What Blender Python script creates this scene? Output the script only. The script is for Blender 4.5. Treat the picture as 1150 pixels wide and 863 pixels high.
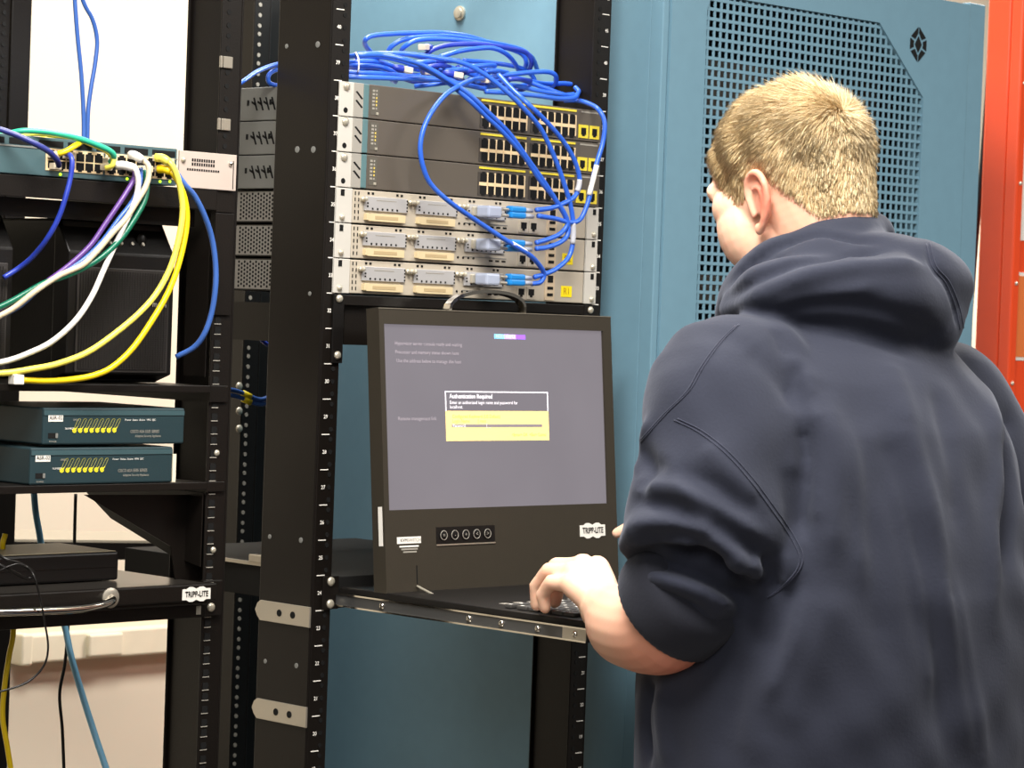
import bpy, bmesh, math, random
import numpy as np
from mathutils import Vector, Matrix
from mathutils.bvhtree import BVHTree
random.seed(7); np.random.seed(7)
for o in list(bpy.data.objects): bpy.data.objects.remove(o)
SC = bpy.context.scene
COL = SC.collection
# ------------------------------------------------------------------ camera
CAM = Vector((-2.27996645, -2.58908330, 1.46707217))
YAW, PITCH, ROLL, FPX = .792346018, .0233380637, .0364401756, 3086.46027
FW = Vector((math.sin(YAW)*math.cos(PITCH), math.cos(YAW)*math.cos(PITCH), -math.sin(PITCH)))
_r0 = Vector((math.cos(YAW), -math.sin(YAW), 0)); _u0 = _r0.cross(FW)
RT = _r0*math.cos(ROLL)+_u0*math.sin(ROLL); UP = -_r0*math.sin(ROLL)+_u0*math.cos(ROLL)
cd = bpy.data.cameras.new('camera'); cam = bpy.data.objects.new('camera', cd); COL.objects.link(cam)
cd.sensor_fit = 'HORIZONTAL'; cd.sensor_width = 36; cd.lens = FPX/1150*36
cam.matrix_world = Matrix.Translation(CAM) @ Matrix((RT, UP, -FW)).transposed().to_4x4()
cd.clip_start = .05; cd.clip_end = 60
cd.dof.use_dof = True; cd.dof.focus_distance = 3.35; cd.dof.aperture_fstop = 14
SC.camera = cam
# ------------------------------------------------------------------ light
SC.view_settings.view_transform = 'Standard'; SC.view_settings.look = 'None'
SC.view_settings.gamma = 1; SC.view_settings.use_curve_mapping = False
SC.view_settings.exposure = 0.0
w = bpy.data.worlds.new('room_light'); SC.world = w; w.use_nodes = True
w.node_tree.nodes['Background'].inputs[0].default_value = (1, .95, .88, 1)
w.node_tree.nodes['Background'].inputs[1].default_value = .14
def area(name, loc, sx, sy, power, tgt=None, col=(1, .96, .90)):
    l = bpy.data.lights.new(name, 'AREA'); l.shape = 'RECTANGLE'; l.size = sx; l.size_y = sy
    l.energy = power; l.color = col
    o = bpy.data.objects.new(name, l); COL.objects.link(o); o.location = loc
    if tgt: o.rotation_euler = (Vector(tgt)-Vector(loc)).to_track_quat('-Z', 'Y').to_euler()
    return o
area('overhead_light', (-.75, -.95, 2.75), 1.2, .6, 95)
area('overhead_light', (1.4, -1.6, 2.75), 1.2, .6, 46)
area('overhead_light', (-2.9, -2.7, 2.75), 1.2, 1.2, 50, (0, -.3, 1.2))
area('overhead_light', (.2, .30, 2.75), .6, .4, 34)
area('overhead_light', (1.1, 1.1, 2.75), 1.6, .5, 14)  # added light with no known source, grazes the back wall to brighten it
area('overhead_light', (2.3, .3, 2.75), 1.2, .6, 95)  # added light, no fixture known here; lifts the lower back wall

def P(px, py, X=None, Y=None, Z=None, d=None):
    """point of the room seen at a photo pixel on a plane X=, Y=, Z= or at depth d"""
    R = FW + RT*((px-575)/FPX) - UP*((py-431.5)/FPX)
    if d is not None: return CAM + R*d
    if X is not None: return CAM + R*((X-CAM.x)/R.x)
    if Y is not None: return CAM + R*((Y-CAM.y)/R.y)
    return CAM + R*((Z-CAM.z)/R.z)
# ------------------------------------------------------------------ materials
def s2l(c):
    return tuple((v/255/12.92 if v/255 <= .04045 else ((v/255+.055)/1.055)**2.4) for v in c)
MATS = {}
def mat(name, rgb, rough=.5, metal=0., var=.06, scale=30., bump=0., emit=0., alpha=None, sheen=0., coat=0., srgb=True):
    if name in MATS: return MATS[name]
    m = bpy.data.materials.new(name); m.use_nodes = True
    nt = m.node_tree; b = nt.nodes['Principled BSDF']
    c = s2l(rgb) if srgb else rgb
    tc = nt.nodes.new('ShaderNodeTexCoord'); nz = nt.nodes.new('ShaderNodeTexNoise')
    nz.inputs['Scale'].default_value = scale; nz.inputs['Detail'].default_value = 4
    nt.links.new(tc.outputs['Object'], nz.inputs['Vector'])
    mr = nt.nodes.new('ShaderNodeMapRange'); mr.inputs[3].default_value = 1-var; mr.inputs[4].default_value = 1+var
    nt.links.new(nz.outputs[0], mr.inputs[0])
    mx = nt.nodes.new('ShaderNodeVectorMath'); mx.operation = 'SCALE'; mx.inputs[0].default_value = c
    nt.links.new(mr.outputs[0], mx.inputs['Scale'])
    nt.links.new(mx.outputs[0], b.inputs['Base Color'])
    b.inputs['Roughness'].default_value = rough; b.inputs['Metallic'].default_value = metal
    if bump:
        bp = nt.nodes.new('ShaderNodeBump'); bp.inputs['Strength'].default_value = bump; bp.inputs['Distance'].default_value = .001
        nz2 = nt.nodes.new('ShaderNodeTexNoise'); nz2.inputs['Scale'].default_value = scale*12
        nt.links.new(tc.outputs['Object'], nz2.inputs['Vector'])
        nt.links.new(nz2.outputs[0], bp.inputs['Height']); nt.links.new(bp.outputs[0], b.inputs['Normal'])
    if emit:
        nt.links.new(mx.outputs[0], b.inputs['Emission Color']); b.inputs['Emission Strength'].default_value = emit
    if sheen: b.inputs['Sheen Weight'].default_value = sheen; b.inputs['Sheen Roughness'].default_value = .6
    if max(rgb) < 60 and srgb: b.inputs['Specular IOR Level'].default_value = .3
    if coat: b.inputs['Coat Weight'].default_value = coat
    MATS[name] = m
    return m
black = mat('black_powder_coat', (17, 13, 10), .42, bump=.15, scale=40)
blackp = mat('black_plastic', (17, 15, 14), .4, bump=.1)
blackd = mat('dark_recess', (8, 8, 8), .8)
bezelm = mat('lid_black_plastic', (52, 47, 39), .45, bump=.15, scale=60)
bluec = mat('blue_cabinet_paint', (104, 140, 158), .5, bump=.12, scale=50)
silver = mat('brushed_steel', (190, 182, 168), .32, .75, bump=.1)
chrome = mat('chrome', (225, 220, 210), .1, 1.)
zinc = mat('zinc_plated_steel', (205, 198, 180), .35, .6)
swf = mat('grey_switch_face', (84, 77, 69), .45)
swside = mat('grey_case_steel', (120, 120, 116), .5)
tealed = mat('teal_edge', (84, 114, 118), .4)
earw = mat('white_ear_paint', (190, 186, 178), .4)
rtf = mat('silver_router_face', (176, 166, 150), .45)
cardm = mat('interface_card_steel', (182, 180, 180), .4, .3)
tan = mat('tan_connector', (204, 186, 148), .45)
portm = mat('beige_port_housing', (226, 200, 158), .45)
yel = mat('yellow_plastic', (222, 200, 60), .45)
yelb = mat('yellow_sticker', (250, 225, 20), .5)
white = mat('white_print', (232, 228, 220), .5)
greyp = mat('grey_print', (150, 145, 135), .5)
tealbox = mat('dark_teal_case', (36, 54, 59), .45, bump=.08)
tealsw = mat('teal_switch_face', (66, 90, 95), .42)
wallm = mat('cream_wall_paint', (232, 220, 198), .8, var=.03, scale=3, bump=.1)
floorm = mat('floor_vinyl', (105, 98, 90), .5, var=.1, scale=6)
racem = mat('ivory_raceway', (236, 226, 200), .5)
redm = mat('red_cabinet_paint', (236, 76, 30), .4, scale=20, bump=.05)
C_blue = mat('blue_cable_jacket', (44, 96, 205), .33, var=.05)
C_lblue = mat('light_blue_cable_jacket', (120, 178, 210), .4)
C_navy = mat('navy_cable_jacket', (42, 50, 120), .35)
C_dblue = mat('deep_blue_cable_jacket', (38, 58, 160), .35)
C_slate = mat('slate_blue_cable_jacket', (58, 96, 168), .35)
C_teal = mat('teal_cable_jacket', (45, 170, 135), .35)
C_green = mat('green_cable_jacket', (10, 100, 75), .35)
C_yel = mat('yellow_cable_jacket', (240, 205, 20), .35)
C_lyel = mat('pale_yellow_cable_jacket', (238, 224, 90), .35)
C_white = mat('white_cable_jacket', (222, 218, 212), .4)
C_cream = mat('cream_cable_jacket', (205, 190, 160), .4)
C_purp = mat('purple_cable_jacket', (92, 58, 130), .35)
C_black = mat('black_cable_jacket', (22, 20, 19), .3)
clearp = mat('clear_plug_plastic', (215, 200, 175), .2)
serb = mat('blue_serial_plug', (30, 125, 200), .3)
led = mat('green_led', (170, 230, 40), .4, emit=2.5)
gold = mat('gold_print', (205, 180, 90), .45)
# ------------------------------------------------------------------ mesh helpers
class MB:
    def __init__(s): s.v = []; s.f = []; s.m = []; s.cur = 0
    def mat(s, i): s.cur = i; return s
    def add(s, vs, fs):
        n = len(s.v); s.v += [tuple(v) for v in vs]
        s.f += [tuple(i+n for i in f) for f in fs]; s.m += [s.cur]*len(fs); return s
    def box(s, x0, x1, y0, y1, z0, z1):
        if x0 > x1: x0, x1 = x1, x0
        if y0 > y1: y0, y1 = y1, y0
        if z0 > z1: z0, z1 = z1, z0
        return s.add([(x0,y0,z0),(x1,y0,z0),(x1,y1,z0),(x0,y1,z0),(x0,y0,z1),(x1,y0,z1),(x1,y1,z1),(x0,y1,z1)],
              [(0,3,2,1),(4,5,6,7),(0,1,5,4),(1,2,6,5),(2,3,7,6),(3,0,4,7)])
    def prism(s, poly, vec, org=None):
        """polygon (3-D points) swept along vec"""
        n = len(poly); vec = Vector(vec); p = [Vector(q) for q in poly]
        nrm = sum(((p[i]).cross(p[(i+1) % n]) for i in range(n)), Vector())
        if nrm.dot(vec) > 0: p = p[::-1]
        return s.add(p+[q+vec for q in p], [tuple(range(n)), tuple(range(2*n-1, n-1, -1))] +
              [((i+1) % n, i, n+i, n+(i+1) % n) for i in range(n)])
    def tube(s, pts, r, seg=10, caps=True, closed=False):
        p = [Vector(q) for q in pts]; n = len(p)
        rs = r if isinstance(r, (list, tuple)) else [r]*n
        t0 = (p[1]-p[0]).normalized(); a = t0.orthogonal().normalized(); rings = []
        for i in range(n):
            if closed: t = (p[(i+1) % n]-p[i-1])
            else: t = (p[min(i+1, n-1)]-p[max(i-1, 0)])
            t.normalize(); a = (a-t*a.dot(t)).normalized(); b = t.cross(a)
            rings.append([p[i]+(a*math.cos(k*2*math.pi/seg)+b*math.sin(k*2*math.pi/seg))*rs[i] for k in range(seg)])
        vs = [q for rg in rings for q in rg]; fs = []
        for i in range(n if closed else n-1):
            for k in range(seg):
                j = (i+1) % n
                fs.append((i*seg+k, i*seg+(k+1) % seg, j*seg+(k+1) % seg, j*seg+k))
        if caps and not closed: fs += [tuple(range(seg))[::-1], tuple((n-1)*seg+k for k in range(seg))]
        return s.add(vs, fs)
    def cyl(s, a, b, r, seg=14): return s.tube([a, b], r, seg)
    def lathe(s, org, axis, prof, seg=16):
        """prof: (radius, height) pairs along axis"""
        ax = Vector(axis).normalized(); a = ax.orthogonal().normalized(); b = ax.cross(a); o = Vector(org)
        vs = [o+ax*h+(a*math.cos(k*2*math.pi/seg)+b*math.sin(k*2*math.pi/seg))*r for r, h in prof for k in range(seg)]
        n = len(prof); fs = [(i*seg+k, i*seg+(k+1) % seg, (i+1)*seg+(k+1) % seg, (i+1)*seg+k) for i in range(n-1) for k in range(seg)]
        fs += [tuple(range(seg))[::-1], tuple((n-1)*seg+k for k in range(seg))]
        return s.add(vs, fs)
    def ball(s, c, r, seg=12, rings=7, M=None):
        c = Vector(c); r = r if isinstance(r, (tuple, list)) else (r, r, r); vs = []; fs = []
        for i in range(rings+1):
            t = math.pi*i/rings
            for k in range(seg):
                q = Vector((r[0]*math.sin(t)*math.cos(2*math.pi*k/seg), r[1]*math.sin(t)*math.sin(2*math.pi*k/seg), r[2]*math.cos(t)))
                vs.append(c+(M @ q if M else q))
        for i in range(rings):
            for k in range(seg):
                fs.append((i*seg+k, (i+1)*seg+k, (i+1)*seg+(k+1) % seg, i*seg+(k+1) % seg))
        return s.add(vs, fs)
    def build(s, name, mats, parent=None, smooth=False, bevel=0, xf=None):
        me = bpy.data.meshes.new(name)
        vs = [xf @ Vector(v) for v in s.v] if xf is not None else s.v
        me.from_pydata(vs, [], s.f)
        if not isinstance(mats, (list, tuple)): mats = [mats]
        for m in mats: me.materials.append(m)
        for p, i in zip(me.polygons, s.m): p.material_index = min(i, len(mats)-1)
        if smooth:
            for p in me.polygons: p.use_smooth = True
        me.validate(); me.update()
        o = bpy.data.objects.new(name, me); COL.objects.link(o)
        if parent is not None: put(o, parent)
        if bevel:
            b = o.modifiers.new('bevel', 'BEVEL'); b.width = bevel; b.segments = 2; b.limit_method = 'ANGLE'
        if smooth == 2:
            set_smooth_angle(o)
        return o
def set_smooth_angle(o):
    me = o.data
    bm = bmesh.new(); bm.from_mesh(me)
    for e in bm.edges:
        if len(e.link_faces) == 2 and e.calc_face_angle(0) > .7: e.smooth = False
    bm.to_mesh(me); bm.free()
def wloc(o):
    v = Vector(o.location)
    if o.parent: v = v + wloc(o.parent)
    return v
def put(o, parent):
    o.parent = parent; o.location = -wloc(parent)
def thing(name, label, cat, loc, group=None):
    o = bpy.data.objects.new(name, None); COL.objects.link(o); o.location = loc; o.empty_display_size = .05
    return tag(o, label, cat, group)
def tag(o, label, cat, group=None, kind=None):
    o['label'] = label; o['category'] = cat
    if group: o['group'] = group
    if kind: o['kind'] = kind
    return o
def struct(o): o['kind'] = 'structure'; return o
def dup(o, delta=(0, 0, 0), parent=None, label=None, skip=()):
    c = o.copy(); COL.objects.link(c)
    if parent is not None: c.parent = parent
    else: c.location = Vector(o.location)+Vector(delta)
    if label: c['label'] = label
    for ch in list(o.children):
        if ch.name.split('.')[0] in skip: continue
        dup(ch, parent=c)
    return c
def text(name, s, size, org, xa, ya, m, parent=None, depth=.0003, align='CENTER', squash=1, bold=0):
    cu = bpy.data.curves.new('t', 'FONT'); cu.body = s; cu.size = 1; cu.extrude = 0; cu.align_x = align; cu.align_y = 'CENTER'
    cu.offset = bold; cu.resolution_u = 2
    o = bpy.data.objects.new('t', cu); COL.objects.link(o)
    dg = bpy.context.evaluated_depsgraph_get()
    me = bpy.data.meshes.new_from_object(o.evaluated_get(dg)); bpy.data.objects.remove(o)
    xa = Vector(xa).normalized(); ya = Vector(ya).normalized(); n = xa.cross(ya)
    b = MB(); org = Vector(org)
    top = [org+xa*(v.co.x*size*squash)+ya*(v.co.y*size)+n*depth for v in me.vertices]
    b.add(top, [tuple(p.vertices) for p in me.polygons])
    bpy.data.meshes.remove(me)
    if parent == 'mb': return b
    return b.build(name, m, parent)
def merge(a, b):
    n = len(a.v); a.v += b.v; a.f += [tuple(i+n for i in f) for f in b.f]; a.m += [a.cur]*len(b.f)
def spline(pts, n=8):
    p = [Vector(q) for q in pts]; p = [p[0]*2-p[1]]+p+[p[-1]*2-p[-2]]; out = []
    for i in range(1, len(p)-2):
        for k in range(n):
            t = k/n; a, b, c, d = p[i-1], p[i], p[i+1], p[i+2]
            out.append(.5*((2*b)+(-a+c)*t+(2*a-5*b+4*c-d)*t*t+(-a+3*b-3*c+d)*t**3))
    out.append(p[-2]); return out
U = .04445; Z0 = .07
def uz(n): return Z0+(n-1)*U      # bottom of rack unit n
def screw(parent, x, y, z, r=.0045, m=None, ax=(0, -1, 0)):
    b = MB(); b.lathe((x, y, z), ax, [(r, 0), (r, .0012), (r*.8, .0026), (r*.4, .0034)], 12)
    k = r*.28; a = Vector(ax)
    return b.build('screw', m or zinc, parent, smooth=2)
# ------------------------------------------------------------------ the room
f = MB().box(-6, 7, -6, 1.62, -.05, 0).build('floor', floorm); struct(f)
wl = MB().box(-6, 7, 1.62, 1.72, 0, 2.9).build('wall_back', wallm); struct(wl)
bb = MB().box(-6, 7, 1.605, 1.62, 0, .1).build('baseboard_back', blackp); struct(bb)
# ------------------------------------------------------------------ racks
def upright(parent, x, side, marks, yd=.1, h=2.13, face=0.):
    """two-post rack channel; side=+1: web on the low-X side, flange towards +X"""
    w = .034*side; t = .0028
    b = MB()
    b.box(x, x+t*side, face, face+yd, 0, h)
    b.box(x+t*side, x+w, face, face+t, 0, h); b.box(x+t*side, x+.008*side, face+yd-t, face+yd, 0, h)
    o = b.build('upright', black, parent, bevel=.0016)
    hb = MB(); ux = x+.0235*side
    for n in range(1, 46):
        for dz in (.00635, .02223, .0381):
            z = uz(n)+dz
            if marks == 'back': hb.mat(1).cyl((ux, face+.001, z), (ux, face-.0008, z), .0032, 8)
            else: hb.mat(0).cyl((ux, face+.001, z), (ux, face-.0006, z), .0032, 10)
    hb.build('hole_row', [blackd, greyp], o)
    return o
def side_holes(parent, x, nx, spots):
    b = MB()
    for y, z, r in spots: b.lathe((x, y, z), (nx, 0, 0), [(r, 0), (r, .0009), (r*.6, .0012)], 12)
    b.build('bolt_hole', [blackd], parent)
mr_ = thing('equipment_rack', 'tall black two-post rack in the middle, numbered units, holding the console', 'rack', (.2575, .05, 0))
uL = upright(mr_, 0, 1, 'main'); uR = upright(mr_, .515, -1, 'main')
# unit numbers
def numbers(par, x, lx0, lx1, lo, hi, sgn):
    b = MB()
    for n in range(lo, hi):
        z = uz(n)+U/2
        merge(b, text('t', str(n), .0068, (x, -.0002, z), (1, 0, 0), (0, 0, 1), None, 'mb', depth=.0006, bold=.02))
        b.box(lx0, lx1, -.0009, .0001, uz(n)-.0006, uz(n)+.0006)
    b.build('unit_numbers', white, par)
numbers(uL, .0135, .0085, .021, 17, 43, 1); numbers(uR, .515-.0095, .496, .509, 17, 43, 1)
b = MB(); b.box(-.03, .545, 0, .1, 0, .012); b.build('rack_base', black, mr_, bevel=.002); MB().box(.003, .512, .02, .08, 2.09, 2.13).build('top_bar', black, mr_, bevel=.002)
for px, py, r in ((357, 50, .004), (322, 52, .003), (334, 168, .0042), (352, 168, .0042), (348, 330, .0028), (338, 607, .0035), (303, 603, .003), (298, 743, .003), (333, 748, .0033)):
    q = P(px, py, X=0); MB().lathe((0, q.y, q.z), (-1, 0, 0), [(r, 0), (r, .0006), (r*.5, .0008)], 12).build('bolt_hole', swside, uL)
# steel tie plates on the left upright
for z0, z1 in ((1.0715, 1.0975), (.9455, .9715)):
    b = MB()
    pts = [(-.003, -.002, z0), (-.003, .094, z0), (-.003, .1, z0+.006), (-.003, .104, (z0+z1)/2), (-.003, .1, z1-.004), (-.003, .094, z1), (-.003, -.002, z1)]
    b.prism(pts, (.0028, 0, 0))
    pl = b.build('tie_plate', silver, uL, bevel=.0006); pl['label'] = 'small steel plate with two holes'
    b = MB()
    for y in (.056, .03): b.lathe((-.003, y, (z0+z1)/2), (-1, 0, 0), [(.0045, 0), (.0045, .0006)], 14)
    b.build('plate_hole', blackd, pl)

lr_ = thing('equipment_rack', 'black two-post rack at the left with shelves of computers', 'rack', (-.4, .05, 0))
l0, l1 = -.655, -.140
u1 = upright(lr_, l0, 1, 'x'); u2 = upright(lr_, l1, -1, 'x')
b = MB(); b.box(l0-.03, l1+.03, 0, .1, 0, .012); b.build('rack_base', black, lr_, bevel=.002); MB().box(l0+.003, l1-.003, .02, .08, 2.09, 2.13).build('top_bar', black, lr_, bevel=.002)
b = MB()
for k in range(26):      # square mounting slots on the flange, each with a grey strip below
    for zz in (uz(9)+k*U,):
        if 1.58 < zz < 1.655 or zz > 2.05: continue
        for dz in (.006, .022, .038):
            x = -.1655
            b.mat(0).box(x-.004, x+.004, -.0007, .0001, zz+dz-.0042, zz+dz+.0042)
            b.mat(1).box(x-.0048, x+.0052, -.0009, .0001, zz+dz-.0053, zz+dz-.0043)
b.build('square_slots', [blackd, greyp], u2)
for x, zz in ((-.1655, 1.690), (-.1655, 1.765)):
    b = MB(); b.box(x-.006, x+.008, -.003, 0, zz-.007, zz+.007); b.box(x-.011, x-.0075, -.003, 0, zz-.007, zz+.007)
    cn = b.build('cage_nut', silver, u2, bevel=.0006); cn['label'] = 'small bright steel nut clipped in the upright'
for px, py in ((252, 233), (250, 276), (248, 438), (243, 509), (239, 618), (239, 657), (238, 687)):
    q = P(px, py, Y=0); screw(u2, q.x, 0, q.z, .004)

# rack in the row behind
br = thing('equipment_rack', 'black open rack in the row behind, seen between the two front racks', 'rack', (.2, .68, 0))
upright(br, -.075, 1, 'x', face=.63).scale = (1, 1, 1)
upright(br, .435, -1, 'back', yd=.03, face=.63)
b = MB(); b.box(-.04, -.006, .628, .70, 0, 2.2)
b.box(.438, .53, .66, .72, 0, 2.2)
b.build('rear_channel', black, br, bevel=.002)
b = MB(); b.box(-.1, .46, .63, .73, 0, .012); b.build('rack_base', black, br)
for z in (1.265, 1.243, 1.222, 1.36):
    pass
for py in (434, 462, 482): q = P(267, py, Y=.62); screw(br, q.x+.01, .629, q.z, .006)
# ------------------------------------------------------------------ blue cabinet
cx0, cx1, cy0, cy1, cH = .575, 1.338, -.045, .68, 1.992
cb = thing('server_cabinet', 'large blue steel server cabinet with perforated door behind the person', 'cabinet', ((cx0+cx1)/2, (cy0+cy1)/2, 0))
b = MB(); b.box(cx0, cx0+.003, cy0+.026, cy1, .05, cH-.004)
sp = b.build('side_panel', bluec, cb, bevel=.001)
q = P(517, 15, X=cx0)
kb = MB().lathe((cx0, q.y, q.z), (-1, 0, 0), [(.011, 0), (.011, .003), (.0075, .004), (.0075, .007), (.004, .008)], 18).build('lock_knob', zinc, sp, smooth=2)
kb['label'] = 'round steel lock on the blue side panel'
MB().box(cx1-.003, cx1, cy0+.026, cy1, .05, cH-.004).build('side_panel', bluec, cb, bevel=.001)
MB().box(cx0, cx1, cy0+.024, cy1, cH-.004, cH).build('roof', bluec, cb, bevel=.001)
b = MB(); b.box(cx0+.003, cx1-.003, cy1-.004, cy1, .05, cH-.005); b.box(cx0+.003, cx1-.003, cy0+.03, cy1-.004, .05, .054)
b.build('back_panel', black, cb)
b = MB(); b.box(cx0, cx1, cy0+.02, cy1, 0, .05); b.build('plinth', black, cb, bevel=.002)
b = MB()
for x in (cx0+.09, cx1-.12): b.box(x, x+.03, cy0+.1, cy0+.13, .055, cH-.01)
b.build('inner_rail', black, cb)
for k, (zz, hh) in enumerate(((1.78, .085), (1.62, .044), (1.5, .044), (1.28, .13), (1.02, .087), (.8, .13))):
    MB().box(cx0+.13, cx1-.13, cy0+.11, cy0+.55, zz, zz+hh).build('mounted_unit', black if k % 2 else swf, cb, bevel=.002)
# door frame + perforation
dx0, dx1, dz0, dz1 = cx0+.014, cx1-.045, .07, cH-.004
hx0, hx1, hz0, hz1 = .6545, 1.179, .35, 1.918
q1 = P(988, 27, Y=cy0); q2 = P(1037, 110, Y=cy0)
hx0 = P(791, 100, Y=cy0).x; hx1 = q2.x; hz1 = q1.z+.002
b = MB()
y0, y1 = cy0, cy0+.022
def fr(poly): b.prism([(x, y0, z) for x, z in poly], (0, y1-y0, 0))
fr([(dx0, dz0), (hx0, dz0), (hx0, dz1), (dx0, dz1)])
fr([(hx1, dz0), (dx1, dz0), (dx1, dz1), (hx1, dz1)])
fr([(hx0, hz1), (hx1, hz1), (hx1, dz1), (hx0, dz1)])
fr([(hx0, dz0), (hx1, dz0), (hx1, hz0), (hx0, hz0)])
fr([(q1.x, hz1), (hx1, q2.z), (hx1, hz1)])
fr([(hx0, hz1-.022), (hx0+.006, hz1-.008), (hx0+.022, hz1), (hx0, hz1)])
dr = b.build('door', bluec, cb)
b = MB(); pit = .0138; bar = .0046
yy0, yy1 = cy0+.003, cy0+.0045
x = hx0+pit*.5
def ztop(x): return hz1 if x < q1.x else hz1+(q2.z-hz1)*(x-q1.x)/(hx1-q1.x)
while x < hx1:
    b.box(x-bar/2, x+bar/2, yy0, yy1, hz0, ztop(x)+.004); x += pit
z = hz0+pit*.5
while z < hz1:
    xe = hx1 if z < q2.z else q1.x+(hx1-q1.x)*(hz1-z)/(hz1-q2.z)
    b.box(hx0, xe+.003, yy0-.0003, yy1-.0003, z-bar/2, z+bar/2); z += pit
ps = b.build('perforated_sheet', bluec, dr); ps['label'] = 'blue sheet punched with rows of small square holes'
# frame strip right of the door, in front of the side panel
b = MB(); b.box(dx1+.003, cx1, cy0+.002, cy0+.026, .05, cH); b.box(cx0, cx0+.0125, cy0+.003, cy0+.026, .05, cH); b.build('front_frame', bluec, cb, bevel=.0015)
# diamond emblem
eq = P(1031, 50, Y=cy0); ex, ez = eq.x, eq.z
b = MB()
R1, R2 = .0185, .0285
def em(poly): b.prism([(ex+x, cy0-.001, ez+z) for x, z in poly], (0, .0012, 0))
hexo = [(0, R2), (.0185, .0115), (.0185, -.0115), (0, -R2), (-.0185, -.0115), (-.0185, .0115)]
em([(0, .0125), (.0085, 0), (0, -.0125), (-.0085, 0)])
# six bars around the inner diamond, parted by thin lines
em([(-.0015, R2-.002), (-.0015, .017), (-.0085, .0075), (-.0185, .0115), ])
em([(.0015, R2-.002), (.0015, .017), (.0085, .0075), (.0185, .0115)])
em([(-.0015, -R2+.002), (-.0015, -.017), (-.0085, -.0075), (-.0185, -.0115)])
em([(.0015, -R2+.002), (.0015, -.017), (.0085, -.0075), (.0185, -.0115)])
em([(.0115, .0045), (.0205, .0085), (.0205, -.0085), (.0115, -.0045), (.0125, 0)])
em([(-.0115, .0045), (-.0205, .0085), (-.0205, -.0085), (-.0115, -.0045), (-.0125, 0)])
e = b.build('emblem', blackd, dr); e['label'] = 'black emblem of a diamond inside a hexagon'
# ------------------------------------------------------------------ red unit at the right edge
rq = P(1139, 100, Y=.1); rx = rq.x
rd = thing('storage_cabinet', 'bright red metal cabinet with stickers at the right edge', 'cabinet', (rx+.3, .3, 0))
MB().box(rx, rx+.62, .112, .16, .06, 2.2).build('body', redm, rd, bevel=.004)
b = MB(); b.box(rx, rx+.022, .088, .112, .02, 2.2); b.box(rx+.598, rx+.62, .088, .112, .02, 2.2); b.box(rx+.022, rx+.598, .088, .112, .02, .1)
b.build('frame_post', redm, rd, bevel=.004)
MB().box(rx+.03, rx+.59, .1, .111, .11, 2.15).build('door', redm, rd, bevel=.003)
for k in range(12):
    z = .2+k*.17
    screw(rd, rx+.011, .088, z, .0035)
def rsticker(z0, z1, x0, nm, rim=None, lab=None):
    b = MB()
    if rim: b.box(x0, x0+.16, .0985, .0999, z0, z1); b.mat(1).box(x0+.006, x0+.154, .0975, .0985, z0+.006, z1-.006)
    else: b.mat(1).box(x0, x0+.16, .0985, .0999, z0, z1)
    o = b.build(nm, [rim or white, white if not rim else mat('orange_sticker', (225, 120, 60), .5)], rd)
    if lab: o['label'] = lab
za = P(1146, 155, Y=.1).z; zb_ = P(1146, 270, Y=.1).z; zc = P(1146, 306, Y=.1).z; zd = P(1146, 405, Y=.1).z
sx = P(1143, 200, Y=.1).x
rsticker(zb_, za, sx, 'sticker', lab='plain white sticker')
rsticker(zd, zc, sx-.004, 'sticker', rim=white, lab='orange sticker with a white rim')
# conduit and cream box glimpsed between the cabinets
b = MB(); pz = P(1100, 225, Y=.9); pz2 = P(1100, 342, Y=.9)
tag(MB().box(pz.x-.12, pz.x+.12, .9, 1.0, 0, pz.z).build('junction_box', racem, bevel=.004), 'cream box standing in the gap between blue and red cabinets', 'box')
tag(MB().tube(spline([(pz.x-.1, 1.1, 0), (pz.x-.09, 1.1, 1.2), (pz.x-.13, 1.1, 1.8), (pz.x-.12, 1.1, 2.5)]), .028).build('conduit', swside, smooth=True), 'grey pipe seen in the gap between blue and red cabinets', 'pipe')
q = P(1109, 100, Y=.2)
tag(MB().tube(spline([(q.x-.02, .22, 0), (q.x-.004, .22, 1.3), (q.x, .2, 1.88), (q.x+.01, .2, 2.3)]), .005).build('hanging_cable', C_black, smooth=True), 'thin black cable hanging beside the red cabinet', 'cable')
# ------------------------------------------------------------------ raceway on the wall
b = MB(); q = P(20, 731, Y=1.6)
b.box(q.x, 6.5, 1.585, 1.62, .80, .852)
rc = b.build('trim_1', racem, bevel=.004); struct(rc)
b = MB(); qq = P(113, 722, Y=1.58); b.box(qq.x-.03, qq.x+.05, 1.574, 1.59, .805, .847); b.box(q.x-.005, q.x+.02, 1.58, 1.62, .797, .855)
t2 = b.build('trim_2', racem, bevel=.004); struct(t2)
# table in the back
ta, tb = P(14, 606, Z=1.08), P(318, 609, Z=1.08)
dirt = (tb-ta).normalized(); nt_ = Vector((-dirt.y, dirt.x, 0))
if nt_.y < 0: nt_ = -nt_
ta2 = ta-dirt*.05; tb2 = tb+dirt*.02
tw = .18
tbl = thing('work_table', 'grey topped table standing behind the racks', 'table', ((ta2+tb2)/2+nt_*tw/2)*Vector((1, 1, 0)) if False else Vector((((ta2+tb2)/2+nt_*tw/2).x, ((ta2+tb2)/2+nt_*tw/2).y, 0)))
top = mat('grey_laminate', (176, 166, 148), .35)
MB().prism([ta2, tb2, tb2+nt_*tw, ta2+nt_*tw], (0, 0, -.004)).build('table_top', top, tbl)
MB().prism([p-Vector((0, 0, .0041)) for p in (ta2, tb2, tb2+nt_*tw, ta2+nt_*tw)], (0, 0, -.028)).build('table_edge', black, tbl)
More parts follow.
